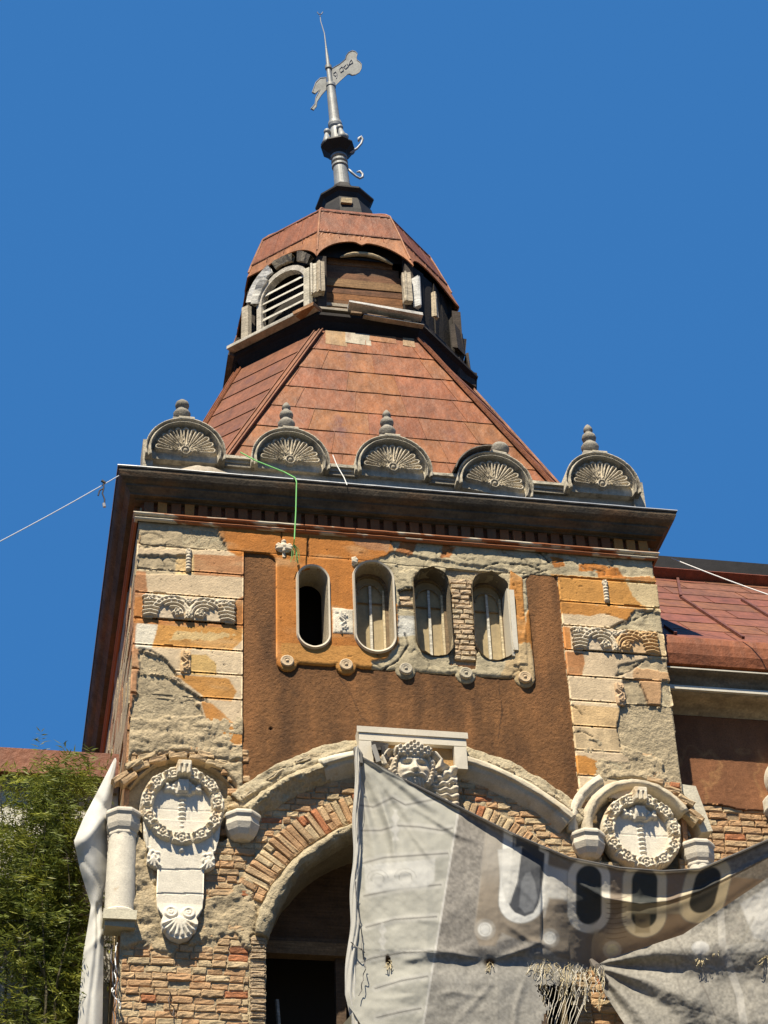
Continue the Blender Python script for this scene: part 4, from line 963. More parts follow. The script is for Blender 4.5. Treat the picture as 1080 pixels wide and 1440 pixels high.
for x0,x1,t,c in ((-.60,-.33,.34,(.36,.22,.10)),(-.33,.0,.26,(.40,.35,.26)),(.0,.35,.15,(.30,.13,.05)),(.45,.6,.2,(.34,.22,.12))):
    p=a0+np.array((0,-.012,.004)); q=p+dn*t; m.add([(x0-.02,q[1],q[2]),(x1,q[1],q[2]-.02),(x1,p[1],p[2]),(x0,p[1],p[2])],[(0,1,2,3)],c)
rf=m.build('mansard_roof',M_tin,T)
m=MB()
for q in range(4):
    k=q*PI/2
    for b,t,sx in ((F10,F11,1),(F00,F01,-1)):
        b_=np.array(rotz(b,k));t_=np.array(rotz(t,k)); out=((b_+t_)/2-np.array([0,3,2.5])); out[2]=abs(out[2])+1.2; out/=np.linalg.norm(out); b_=b_-out*.008; t_=t_-out*.008
        side=np.cross(t_-b_,out); side/=np.linalg.norm(side)
        m.bar(b_+out*.010,t_+out*.010,.13,.014,(.21,.075,.028),upv=out)
        for s_,w,h in ((-.062,.014,.026),(.062,.014,.02),(.012,.018,.026)): m.bar(b_+side*s_+out*.02,t_+side*s_+out*.02,w,h,(.23,.085,.035),upv=out)
m.build('hip_capping',M_tin,rf)
# eaves of the roof behind the parapet
m=MB(); m.box(-2.3,2.3,.12,5.88,.5,1.06,(.1,.06,.04)); m.build('eaves',M_wood,rf)
# --- belfry lantern (octagon)
def oct_(a,z,cx=0.,ph=0): Rr=a/math.cos(PI/8); return [(cx+Rr*math.cos(R(22.5+45*k)),3+Rr*math.sin(R(22.5+45*k)),z) for k in range(8)]
def octloft(mb,prof,c,jit=0.,cx=0.):
    V=[];n=8
    for a,z in prof: V+=oct_(a,z,cx)
    V=np.array(V); 
    if jit: V+=RNG.uniform(-jit,jit,V.shape)
    mb.add(V,[(i*8+k,i*8+(k+1)%8,(i+1)*8+(k+1)%8,(i+1)*8+k) for i in range(len(prof)-1) for k in range(8)],c)
m=MB(); dk=(.016,.012,.010)
octloft(m,[(1.58,4.18),(1.62,4.27),(1.60,4.34),(1.66,4.45),(1.71,4.50),(1.71,4.55),(1.58,4.60),(1.50,4.66),(1.20,4.66)],dk,.008)
lb=m.build('lantern_base',M_wood,T)
def fpt(k,s,z,a):   # face k (angle), lateral s, apothem a
    an=R(-90+45*k); n=np.array([math.cos(an),math.sin(an)]); t=np.array([-n[1],n[0]])
    p=np.array([0,3.])+n*a+t*s; return (p[0],p[1],z)
# broken pale sill boards
def fbox(mb,k,s0,s1,a0,a1,z0,z1,c,zs=0.,j=0.):
    V=[fpt(k,s,z+(zs*(s-s0)/(s1-s0)),a) for z in (z0,z1) for a in (a1,a0) for s in (s0,s1)]
    V=np.array(V)+ (RNG.uniform(-j,j,(8,3)) if j else 0)
    mb.add(V,[(0,1,5,4),(1,3,7,5),(3,2,6,7),(2,0,4,6),(4,5,7,6),(2,3,1,0)],c)
m=MB(); pale=(.50,.46,.38)
fbox(m,-1,-.74,.72,1.66,1.83,4.56,4.615,pale,j=.006); fbox(m,-1,.40,.74,1.66,1.84,4.56,4.62,(.36,.19,.09),j=.01)
fbox(m,0,-.30,.70,1.70,1.86,4.64,4.68,(.62,.60,.55),zs=-.10,j=.006); fbox(m,0,-.72,-.25,1.60,1.70,4.62,4.66,(.30,.26,.2),j=.006)
fbox(m,0,-.1,.72,1.70,1.80,4.50,4.515,(.40,.36,.3),zs=-.08,j=.004)
fbox(m,1,-.6,.5,1.62,1.70,4.50,4.53,(.20,.18,.15),j=.01); fbox(m,-2,-.7,.7,1.62,1.78,4.50,4.56,(.13,.10,.08),j=.02)
m.build('broken_sill',M_wood,lb)
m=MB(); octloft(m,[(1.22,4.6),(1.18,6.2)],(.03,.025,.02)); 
# solid core coloured near black for the shade inside the lantern
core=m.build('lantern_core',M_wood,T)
# corner posts
m=MB()
for k in range(8):
    a=R(-90+22.5+45*k); Rr=1.47/math.cos(PI/8); x,y=Rr*math.cos(a),3+Rr*math.sin(a)
    m.box(x-.06,x+.06,y-.06,y+.06,4.6,5.75,(.05,.038,.03),j=.01)
m.build('corner_post',M_wood,T)
# front boards
m=MB()
wb=[(.20,.10,.045),(.24,.105,.038),(.15,.07,.035),(.26,.15,.07),(.19,.09,.045),(.13,.075,.045)]
zz=5.02
for i,hh in enumerate((.16,.13,.12,.15,.12,.14,.12)):
    w=.60-.03*max(0,i-4)**2; fbox(m,0,-w+random.uniform(-.03,.05),w-.05,1.25,1.28+random.uniform(0,.02),zz,zz+hh-.008,wb[i%6],j=.006); zz+=hh
fbox(m,0,-.62,.60,1.27,1.38,4.98,5.03,(.30,.26,.2),j=.008); fbox(m,0,-.50,-.06,1.40,1.50,4.78,4.84,(.26,.17,.1),j=.006); fbox(m,0,.02,.52,1.40,1.50,4.77,4.83,(.30,.2,.13),j=.006)
m.tube([fpt(0,s,6.0-.55*(s-.02)**2*1.6,1.38) for s in np.linspace(-.32,.42,9)],[.012,.03,.035,.035,.035,.035,.03,.025,.012],8,(.42,.33,.2))
m.build('boarding',M_wood,core)
m=MB()
for k,s0,s1,z0,z1,a0,a1,c in ((0,.50,.62,4.97,5.50,1.55,1.64,(.50,.43,.32)),(1,-.64,-.56,4.95,5.48,1.56,1.64,(.60,.60,.58)),(0,-.70,-.60,4.98,5.52,1.55,1.66,(.45,.38,.28)),(-1,.56,.66,4.98,5.52,1.56,1.66,(.55,.5,.4)),(1,-.18,-.08,5.1,5.55,1.56,1.60,(.5,.42,.3))):
    fbox(m,k,s0,s1,a0,a1,z0,z1,c,j=.012); fbox(m,k,s0+.02,s0+.045,a1,a1+.02,z0,z1,c,j=.004)
m.build('pilaster_board',M_wood,core)
# louvred window on the left diagonal face, more on the hidden ones
def louvre(k,c=(.50,.46,.39),full=True):
    m=MB()
    P=[(-.46,4.70),(-.46,5.40)]+[(-.46*math.cos(a),5.40+.46*math.sin(a)) for a in np.linspace(0,PI,14)]+[(.46,4.70)]
    Pi=[(-.38,4.72),(-.38,5.40)]+[(-.38*math.cos(a),5.40+.38*math.sin(a)) for a in np.linspace(0,PI,14)]+[(.38,4.72)]
    V=[fpt(k,s,z,1.53) for s,z in P]+[fpt(k,s,z,1.53) for s,z in Pi]+[fpt(k,s,z,1.42) for s,z in Pi]+[fpt(k,s,z,1.42) for s,z in P]; n=len(P)
    Fc=[]
    for i in range(n-1):
        Fc+=[(i,i+1,n+i+1,n+i),(n+i,n+i+1,2*n+i+1,2*n+i),(3*n+i+1,3*n+i,i,i+1)]
    m.add(V,Fc,c)
    fr=m.build('louvre_frame',M_wood,core)
    m=MB()
    for i in range(6):
        z=4.80+.148*i; w=.38 if z<5.40 else math.sqrt(max(.002,.38**2-(z-5.40)**2)); 
        if z>5.70: w*=.9
        V=[fpt(k,-w,z,1.50),fpt(k,w,z,1.50),fpt(k,w,z+.02,1.475),fpt(k,-w,z+.02,1.475),fpt(k,-w,z+.050,1.49),fpt(k,w,z+.050,1.49),fpt(k,w,z+.06,1.465),fpt(k,-w,z+.06,1.465)]
        m.add(np.array(V)+RNG.uniform(-.004,.004,(8,3)),[(0,1,5,4),(4,5,6,7),(1,0,3,2),(1,2,6,5),(0,4,7,3)],(.52,.49,.42))
    m.build('slats',M_wood,fr)
    return fr
louvre(-1); louvre(-3); louvre(3)
m=MB()   # bent white lining over the louvre's left side, dark wall sheets of the right faces
for a0,a1,r0,r1,c in ((112,172,.50,.62,(.68,.67,.63)),(128,178,.44,.52,(.62,.6,.54)),(72,106,.50,.60,(.40,.34,.24)),(35,62,.50,.62,(.28,.24,.18))):
    P=[(r,a) for a in np.linspace(R(a0),R(a1),7) for r in (r0,r1)]
    V=[fpt(-1,.02+r*math.cos(a),5.40+r*math.sin(a)*1.02,1.56+.05*(r>r0)) for r,a in P]+[fpt(-1,.02+r*math.cos(a),5.40+r*math.sin(a)*1.02,1.52) for r,a in P]
    n=len(P); Fc=[(2*i,2*i+1,2*i+3,2*i+2) for i in range(6)]+[(n+2*i+1,n+2*i,n+2*i+2,n+2*i+3) for i in range(6)]+[(2*i,2*i+2,n+2*i+2,n+2*i) for i in range(6)]+[(2*i+1,n+2*i+1,n+2*i+3,2*i+3) for i in range(6)]
    m.add(np.array(V)+RNG.uniform(-.008,.008,(2*n,3)),Fc,c)
fbox(m,-1,-.60,-.50,1.60,1.68,4.68,5.35,(.42,.37,.28),j=.012); fbox(m,-1,.44,.54,1.58,1.66,4.76,5.5,(.50,.46,.36),j=.008)
m.build('arch_lining',M_wood,core)
m=MB()
for k in (1,2,3,-2,-3):
    for i in range(5):
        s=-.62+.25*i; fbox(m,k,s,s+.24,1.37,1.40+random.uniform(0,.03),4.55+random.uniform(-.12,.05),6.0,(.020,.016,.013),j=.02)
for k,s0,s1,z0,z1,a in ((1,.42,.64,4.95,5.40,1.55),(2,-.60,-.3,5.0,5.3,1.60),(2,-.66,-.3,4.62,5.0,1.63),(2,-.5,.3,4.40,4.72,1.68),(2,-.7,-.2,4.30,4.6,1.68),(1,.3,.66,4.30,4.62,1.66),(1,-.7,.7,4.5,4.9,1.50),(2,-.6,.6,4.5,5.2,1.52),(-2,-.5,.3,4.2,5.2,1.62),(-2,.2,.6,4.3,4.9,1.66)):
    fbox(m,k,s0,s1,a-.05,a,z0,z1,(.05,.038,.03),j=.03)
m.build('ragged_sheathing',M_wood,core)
# --- dome: eight bowed sheet faces with arched lower edges
DZ=[5.62,5.80,5.98,6.15,6.31,6.5,6.72,6.93,7.05,7.17,7.30,7.45,7.52,7.60,7.70]
DA=[1.63,1.57,1.515,1.465,1.42,1.36,1.29,1.22,1.13,1.01,.86,.69,.60,.52,.45]
def dome_face(k):
    n=33; us=np.linspace(-1,1,n); tz=np.linspace(0,1,27); V=np.zeros((n,27,3)); C=np.zeros((n,27,3))
    row_seed=[random.uniform(-.07,.07) for _ in range(40)]
    bump2=(k in(0,4))
    for i,u in enumerate(us):
        lo=5.64+.50*(1-abs(u)**2.3)**.75
        if bump2: lo=5.64+.50*(1-abs(u)**2.6)**.7-.07*math.exp(-(u/.09)**2)
        if k==-1: lo=max(lo,6.06*sm(-.15,-.45,u)+(1-sm(-.15,-.45,u))*lo)
        if k==-2: lo=max(lo,6.05)
        if k==1 and u>.55: lo=max(lo,5.86)
        if k==2: lo=max(lo,5.86)
        for j,t in enumerate(tz):
            z=lo+(7.7-lo)*t**1.15; a=float(np.interp(z,DZ,DA)); lean=-.055*(z-5.0)*.55
            crs=6.31,6.90,7.45
            st=sum(z>q for q in crs); lap=.012*(1-min(1,((z-([5.6]+list(crs))[st])/.6)))
            w=a*math.tan(PI/8); p=fpt(k,u*w,z,a+lap); V[i,j]=(p[0]+lean,p[1],p[2])
            pan=int(math.floor((u*w+(.2 if st%2 else .0)+5)/.42)); sd_=row_seed[(pan*7+st*3)%40]
            base=np.array((.20,.062,.022)) if st else np.array((.29,.115,.042))
            C[i,j]=base*(1+sd_)
    return V,C
m=MB()
for k in range(-3,5):
    V,C=dome_face(k); P,F=gridmesh(V); m.add(P,F.tolist(),C.reshape(-1,3))
P,F,C=m.get(); dm=build('dome',P,F,M_tin,T,C,False)
md=dm.modifiers.new('thickness','SOLIDIFY'); md.thickness=.02; md.offset=-1
m=MB()
for k in range(8):
    ang=R(-90+22.5+45*k); L=[]
    for z,a in zip(DZ,DA):
        if z<(5.65 if k in (0,7) else 6.0): continue
        Rr=(a+.006)/math.cos(PI/8); L.append((Rr*math.cos(ang)-.055*(z-5)*.55,3+Rr*math.sin(ang),z))
    m.tube(L,.016,6,(.34,.15,.07))
for k in range(-3,5):
    for zc in (6.31,6.90):
        a=float(np.interp(zc,DZ,DA))+.012; w=a*math.tan(PI/8); l=-.055*(zc-5)*.55
        p,q=fpt(k,-w,zc,a),fpt(k,w,zc,a); m.bar((p[0]+l,p[1],p[2]),(q[0]+l,q[1],q[2]),.012,.014,(.15,.055,.03))
    for zl,zh,s_ in ((6.31,6.93,(-.20,.22)),(5.98,6.31,(-.30,.0,.33)),(6.90,7.2,(.0,.3))):
        for sv in s_:
            a0,a1=float(np.interp(zl,DZ,DA))+.012,float(np.interp(zh,DZ,DA))+.004; p,q=fpt(k,sv,zl,a0),fpt(k,sv,zh,a1)
            if zl<6 : zl2=6.16; p=fpt(k,sv,6.2,float(np.interp(6.2,DZ,DA))+.006)
            m.bar((p[0]-.055*(p[2]-5)*.55,p[1],p[2]),(q[0]-.055*(q[2]-5)*.55,q[1],q[2]),.008,.010,(.19,.065,.035))
m.build('dome_seams',M_tin,dm)
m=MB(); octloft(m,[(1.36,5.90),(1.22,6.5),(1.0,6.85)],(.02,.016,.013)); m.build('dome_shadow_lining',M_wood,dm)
# --- collar and spire (leaning to the left)
AX0=.030; LX=-.064
def ax(z): return AX0+LX*(z-8.2)
def octl2(mb,prof,c):
    V=[]
    for a,z in prof:
        Rr=a/math.cos(PI/8); V+=[(ax(z)+Rr*(1+(.10 if k%2 and .3<a else 0))*math.cos(R(22.5+45*k)),3+Rr*math.sin(R(22.5+45*k)),z) for k in range(8)]
    n=len(prof); mb.add(V,[(i*8+k,i*8+(k+1)%8,(i+1)*8+(k+1)%8,(i+1)*8+k) for i in range(n-1) for k in range(8)]+[tuple(range(7,-1,-1)),tuple((n-1)*8+k for k in range(8))],c)
m=MB(); octl2(m,[(.40,7.45),(.37,7.9),(.34,8.10),(.31,8.18),(.34,8.26),(.385,8.31),(.385,8.34),(.24,8.45),(.17,8.58),(.14,8.66)],(.03,.027,.025)); cl=m.build('spire_collar',M_dark,T)
m=MB(); m.box(-.10,.06,2.60,2.66,7.96,8.06,(.42,.33,.2),j=.008); m.build('patch_sheet',M_wood,cl)
Z0=8.50
def zz(v): return 8.4+(281.9-v)/63.6
sp=MB(); wz=(.29,.30,.295)
sp.lathe([(.128,Z0),(.122,zz(262)),(.112,zz(240)),(.108,zz(238))],ax(Z0),3,24,wz,lean=(LX,0))
for v in (236,230,224): sp.lathe([(.10,zz(v+2.5)),(.128,zz(v+1.5)),(.128,zz(v-1)),(.10,zz(v-2.5))],ax(zz(v+2.5)),3,24,wz,lean=(LX,0))
sp.lathe([(.235,zz(211)),(.225,zz(209)),(.12,zz(206)),(.10,zz(190)),(.085,zz(184)),(.105,zz(182)),(.115,zz(179)),(.105,zz(175)),(.086,zz(173)),(.082,zz(160)),(.072,zz(130)),(.07,zz(125)),(.082,zz(124)),(.082,zz(120)),(.042,zz(119)),(.038,zz(98)),(.055,zz(97)),(.055,zz(93)),(.032,zz(92)),(.027,zz(80)),(.016,zz(66)),(.018,zz(65)),(.013,zz(64)),(.009,zz(44))],ax(zz(211)),3,24,wz,lean=(LX,0))
spo=sp.build('spire',M_zinc,T,False)
m=MB(); z1,z2=zz(211),zz(190); bk=MB(); bk.lathe([(.105,zz(224)),(.15,zz(219)),(.27,zz(212)),(.27,zz(210.5)),(.2,zz(209))],ax(zz(224)),3,8,(.05,.048,.045),lean=(LX,0)); bk.build('finial_bowl',M_dark,spo)  # underside of the bulb coloured dark, its shade painted in
for a in (0,90,180,270):
    a=R(a+12); c,s=math.cos(a),math.sin(a)
    m.tube([(ax(z1)+.185*c,3+.185*s,z1-.0),(ax(z1)+.18*c,3+.18*s,z1+.12),(ax(z2)+.16*c,3+.16*s,z2-.04)],[.095,.06,.024],12,wz)
    P=[(ax(z2)+.15*c,3+.15*s,z2-.08+.012*i) for i in range(11)]; m.tube(P,[.012+.045*math.sin(PI*i/10)**.6 for i in range(11)],12,wz)
m.build('finial_horns',M_zinc,spo,True)
m=MB()
def ptube(mb,L,r,c=(.4,.41,.42),y=2.98):
    mb.tube([A3(u,v,y) for u,v in L],r,8,c)
ptube(m,[(488,215),(495,213),(502,209),(508,202),(510,196),(508,193),(505,195),(504,199)],[.02,.022,.02,.018,.02,.03,.028,.012]); ptube(m,[(490,238),(495,243),(501,248),(506,251),(510,249),(510,245),(506,241),(502,242)],[.02,.02,.018,.018,.02,.02,.022,.012])
m.build('iron_scroll',M_zinc,spo,True)
vane=[(466,97),(478,90),(486,83),(487,78),(490,74),(495,71.5),(500,73),(502.5,76),(501,81),(502,85),(506,87.5),(508.5,91),(508,97),(505,102),(500,105),(495,106),(491,104),(488,105),(478,114),(470,122),(467,119),(467,112)]
vane2=[(459,109),(450,110),(444,116),(439,130),(443,132),(450,126),(444,138),(443,146),(437,153),(441,155),(445,150),(446,143),(452,134),(459,126)]
m=MB(); m.prism([A(u,v,3.) for u,v in vane],2.985,3.015,(.27,.275,.26)); m.prism([A(u,v,3.) for u,v in vane2],2.985,3.015,(.27,.275,.26)); 
vn_=m.build('weather_vane',M_zinc,spo)
m=MB()   # pierced date and rim
for L in (vane,vane2):
    L2=L+[L[0]]; m.tube([A3(u,v,2.985) for u,v in L2],.007,5,(.12,.12,.12))
for L in ([(469,103),(472,101),(474,104),(471,107),(469,105)],[(474,104),(473,110)],[(480,94),(477,97),(479,102),(483,99),(482,95),(480,94)],[(486,91),(483,94),(486,97)],[(486,97),(490,93),(488,90)],[(492,86),(490,92),(496,88),(494,84),(492,86)]):
    m.tube([A3(u,v,2.982) for u,v in L],.008,5,(.13,.14,.17))
m.build('vane_rim',M_cord,vn_)
m=MB(); ptube(m,[(446,17),(448,20),(452,20),(454,17)],.008,(.2,.2,.2)); m.tube([(ax(zz(44)),3,zz(44)),A3(451,30,3),A3(450,21,3)],[.009,.008,.007],6,(.3,.31,.32)); m.build('spire_tip',M_cord,spo)
# ------------------------------------------------------------------ right wing
RW=thing('side_wing','lower wing right of the tower with red sheet roof and stained brown wall','wing',(8.5,.8,-ZT))
m=MB(); XR=16.
y0,z0_,y1,z1_=.22,-.96,3.85,2.50
sheets(m,(3.04,y0,z0_),(XR,y0,z0_),(XR,y1,z1_),(3.04,y1,z1_),rows=9,pw=1.0,base=(.19,.068,.036),tone=.04,lap=.003,seed=9)
nr=np.array((0,-.69,.72))
def rp(u,v):   # point of the roof plane under a photo pixel
    d=fw+(u-540)/FPX*r2-(v-720)/FPX*u2; n=np.array((0,-(z1_-z0_),(y1-y0))); t=((np.array((0,y0,z0_))-CAM)@n)/(d@n); return CAM+d*t+nr*.02
for L in (((958,842),(1045,899)),((1043,845),(1100,880)),((935,882),(950,893)),((952,812),(957,840))): m.bar(rp(*L[0]),rp(*L[1]),.035,.035,(.13,.045,.03),upv=nr)
n=80; xs=np.linspace(3.05,XR,n); pr=[(.23,-.94),(.16,-1.0),(.125,-1.1),(.12,-1.25),(.15,-1.37),(.2,-1.38)]
P=np.array([[(x,y+.006*float(fbm(np.array(x*2),np.array(z*3),1,2,3)),z) for y,z in pr] for x in xs]); V,F=gridmesh(P); m.add(V,F.tolist(),(.24,.078,.030))
m.bar((3.04,y1-.25,z1_-.2),(XR,y1-.25,z1_-.2),.03,.25,(.26,.075,.035),upv=(0,-.7,.7))
m.build('sheet_roof',M_tin,RW)
m=MB(); m.box(2.9,XR,3.80,4.05,2.45,2.80,(.05,.03,.03),j=.004); m.box(3.05,XR,4.05,8,1.5,2.5,(.08,.05,.04)); m.build('ridge_strip',M_dark,RW)  # dark strip along the wing's ridge
m=MB(); bc2=(.30,.21,.12)
pr=[(.22,-1.38),(.22,-1.41),(.135,-1.43),(.14,-1.455),(.20,-1.47),(.24,-1.50),(.25,-1.60),(.26,-1.615)]
P=np.array([[(x,y,z) for y,z in pr] for x in xs]); V,F=gridmesh(P); m.add(V,F.tolist(),(.24,.18,.11))
pr=[(.27,-1.67),(.30,-1.69),(.38,-1.70),(.48,-1.735),(.58,-1.79),(.60,-1.83)]
P=np.array([[(x,y,z) for y,z in pr] for x in xs]); V,F=gridmesh(P); m.add(V,F.tolist(),(.44,.33,.19))
m.build('cornice',M_corn,RW,True)
m=MB(); m.box(3.05,XR,.225,.30,-1.665,-1.615,(.66,.62,.52),j=.0); m.box(3.03,XR,.128,.15,-1.448,-1.432,(.62,.58,.48)); m.build('gutter_lip',M_smooth,RW)
def rwc(X,Z):
    C=np.tile(np.array((.24,.10,.042)),X.shape+(1,))*(1+.2*fbm(X,Z,3,4,2))[...,None]
    v_=np.abs(fbm(X,Z,2.3,4,6)); w=sm(.09,.0,v_)*.55*(Z<-2.2); C=lerp(C,(.38,.20,.08),w)
    w=sm(.25,.5,fbm(X,Z,3,4,17))*.8*sm(-2.4,-2.8,Z); C=lerp(C,(.42,.22,.08),w); return C
relief('stained_panel',M_rough,RW,(3.04,5.6,-3.02,-1.80),.016,lambda X,Z:-(Z+2.975+.05*fbm(X,Z,4,3,3)),lambda X,Z:.02+.004*fbm(X,Z,30,2,1),rwc,y0=.60,back=.62)
m=MB(); m.box(3.04,XR,.62,1.1,-15.4,-1.8,(.30,.22,.13)); m.box(5.6,XR,.58,.62,-3.0,-1.8,(.24,.10,.042)); m.build('wall',M_render,RW)
m=MB()
for k in range(44): run(m,-2.99-.085*k,3.05,6.2,.595,H=.078)
m.build('brickwork',M_brick,RW)
x,z=A(1118,1098,.5); 
relief('round_ornament',M_stone,RW,(-.4,.4,-.6,.4),.012,lambda X,Z:np.minimum(np.maximum(np.hypot(X,Z)-.34,.24-np.hypot(X,Z)),sdp(X,Z,[(-.28,-.15),(-.46,-.30),(-.30,-.55),(.3,-.55),(.46,-.3),(.28,-.15),(0,-.3)])),lambda X,Z:.05+.05*ridge(np.hypot(X,Z)-.29,.05),(.62,.57,.46),back=.12,place=(x,.52,z))
# ------------------------------------------------------------------ left wing
LW=thing('side_wing','low white walled wing with rusty roof edge behind the leafy shrub','wing',(-8.,1.2,-ZT))
m=MB(); m.box(-14,-3.07,.95,1.05,-2.84,-2.545,(.24,.09,.045),j=.0); m.box(-14,-3.07,1.05,7.,-2.75,-2.62,(.2,.08,.05)); m.build('roof_edge',M_tin,LW)
m=MB(); m.box(-14,-3.07,1.06,1.12,-2.97,-2.85,(.25,.2,.15)); m.box(-14,-3.05,1.12,1.3,-15.4,-2.76,(.62,.60,.54)); m.build('wall',M_plaster,LW)
m=MB()
for x in (-4.6,-6.4): m.box(x-.35,x+.35,1.09,1.13,-6.2,-4.4,(.05,.05,.05))
m.build('window',M_blk,LW)
# ------------------------------------------------------------------ arch interior
m=MB(); wd=(.11,.065,.035)
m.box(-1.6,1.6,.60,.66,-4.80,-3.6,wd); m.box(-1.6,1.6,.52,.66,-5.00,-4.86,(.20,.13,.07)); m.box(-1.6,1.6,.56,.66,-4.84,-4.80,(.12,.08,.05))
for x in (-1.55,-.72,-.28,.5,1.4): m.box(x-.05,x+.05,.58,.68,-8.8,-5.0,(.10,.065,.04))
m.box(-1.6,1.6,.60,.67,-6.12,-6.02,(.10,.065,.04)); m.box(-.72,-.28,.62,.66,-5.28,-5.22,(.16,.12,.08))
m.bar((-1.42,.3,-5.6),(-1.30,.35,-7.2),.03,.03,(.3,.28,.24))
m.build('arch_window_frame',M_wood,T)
m=MB(); m.box(-1.9,1.9,1.2,1.22,-9,-4.0,(.03,.026,.02)); m.box(-2.3,2.3,.9,.92,-1.9,.1,(.03,.026,.02)); m.build('inner_wall',M_blk,T)  # near-black sheets, shade of the deep interior put into their colour
# ------------------------------------------------------------------ printed scaffold tarp
TP=thing('scaffold_tarp','large torn grey tarp printed with window pictures, sagging across the tower front','tarp',(.9,-.5,-6.6))
rope=[(495,1060),(503,1062),(560,1092),(640,1132),(720,1172),(800,1206),(870,1220),(930,1225),(985,1222),(1030,1203),(1110,1168)]
ridg=[(495,1064),(503,1066),(640,1140),(700,1172),(740,1197),(800,1234),(850,1263),(900,1271),(940,1267),(985,1253),(1030,1231),(1110,1190)]
fold=[(495,1335),(600,1338),(650,1346),(700,1346),(760,1348),(835,1358),(900,1338),(960,1318),(1020,1278),(1110,1218)]
I_=lambda L,u:np.interp(u,[p[0] for p in L],[p[1] for p in L])
D0=[(503,-.26),(640,-.42),(760,-.66),(900,-.84),(1100,-.84)]; D1=[(503,-.26),(640,-.41),(740,-.54),(850,-.66),(900,-.74),(1100,-.74)]
D2=[(503,-.45),(600,-.66),(700,-.66),(780,-.46),(835,-.20),(1100,-.24)]; D3=[(503,-.55),(700,-.80),(835,-.62),(1100,-.6)]
def tarp_y(u,v):
    k0,k1,k2=I_(rope,u),I_(ridg,u),I_(fold,u); d0,d1,d2,d3=I_(D0,u),I_(D1,u),I_(D2,u),I_(D3,u)
    a=np.clip((v-k0)/np.maximum(k1-k0,2),0,1); b=np.clip((v-k1)/(k2-k1),0,1); c=np.clip((v-k2)/(1460-k2),0,1)
    y=d0+(d1-d0)*a+(d2-d1)*b+(d3-d2)*sm(0,1,c)
    y=y-.05*np.sin(PI*b)*(u<760)*sm(500,560,u)
    y=y-.045*np.exp(-((v-k1)/5.)**2)*sm(780,860,u)                       # rolled lip of the fold
    y=y-.03*np.exp(-((v-k0)/4.)**2)
    th=np.arctan2(v-1055,u-497); r=np.hypot(u-497,v-1055)
    y=y+.020*np.sin(th*26+1.2*np.sin(r/60.))*sm(20,90,r)*sm(330,120,r)*(u<720)
    y=y+.035*np.exp(-((th-1.30)/.05)**2)*sm(15,60,r)*sm(160,90,r)
    q=(u-503)/600.; band=sm(0,.15,b)*sm(800,900,u)
    y=y+.022*np.sin((v-k1)/ (k2-k1+1)*11+q*9)*band*(b<1)
    y=y+.035*fbm(u,v,.012,3,3)*sm(0,30,v-k0)+.010*fbm(u,v,.06,3,9)-.010*cr(u*1.,v*.6+u*.4,.010,2,14)*sm(5,40,v-k0)*(b<1)-.008*cr(u,v,.014,2,19)*sm(1345,1365,v)
    for P_,a_ in (([(506,1068),(535,1115),(552,1180),(556,1230)],.030),([(512,1072),(580,1135),(640,1172),(690,1190)],.022),([(510,1075),(560,1150),(620,1225)],.016),([(600,1150),(665,1235),(680,1290)],.014),([(690,1350),(722,1340),(768,1322)],.035),([(586,1334),(640,1340),(690,1352)],.02),([(560,1352),(605,1345)],.03),([(640,1440),(690,1385),(700,1360)],.014),([(700,1290),(745,1322),(790,1335)],.02),([(700,1225),(735,1250),(770,1290)],.012),([(520,1300),(580,1292),(640,1300)],.008),([(740,1370),(725,1420),(722,1462)],.02),([(600,1400),(640,1395),(700,1405)],.01),([(505,1240),(530,1232),(600,1225)],.008),([(510,1400),(540,1405),(600,1398)],.01)): 
        dl=dpl(u,v,P_); m0,m1=P_[0],P_[-1]; en=sm(0,26,np.hypot(u-m0[0],v-m0[1]))*sm(0,34,np.hypot(u-m1[0],v-m1[1])); y=y-a_*.6*en*np.exp(-(dl/4.0)**2)+a_*.2*en*np.exp(-((dl-9)/6.)**2)
    y=y+.03*np.sin((v-1345)/9.)*np.exp(-((v-1350)/22.)**2)*(u<800)*sm(520,640,u)
    return y
def st_px(u,v,cx,cv0,cv1,r): 
    return np.hypot(u-cx-(v-cv1)*-.08,v-np.clip(v,cv0+r,cv1-r))-r
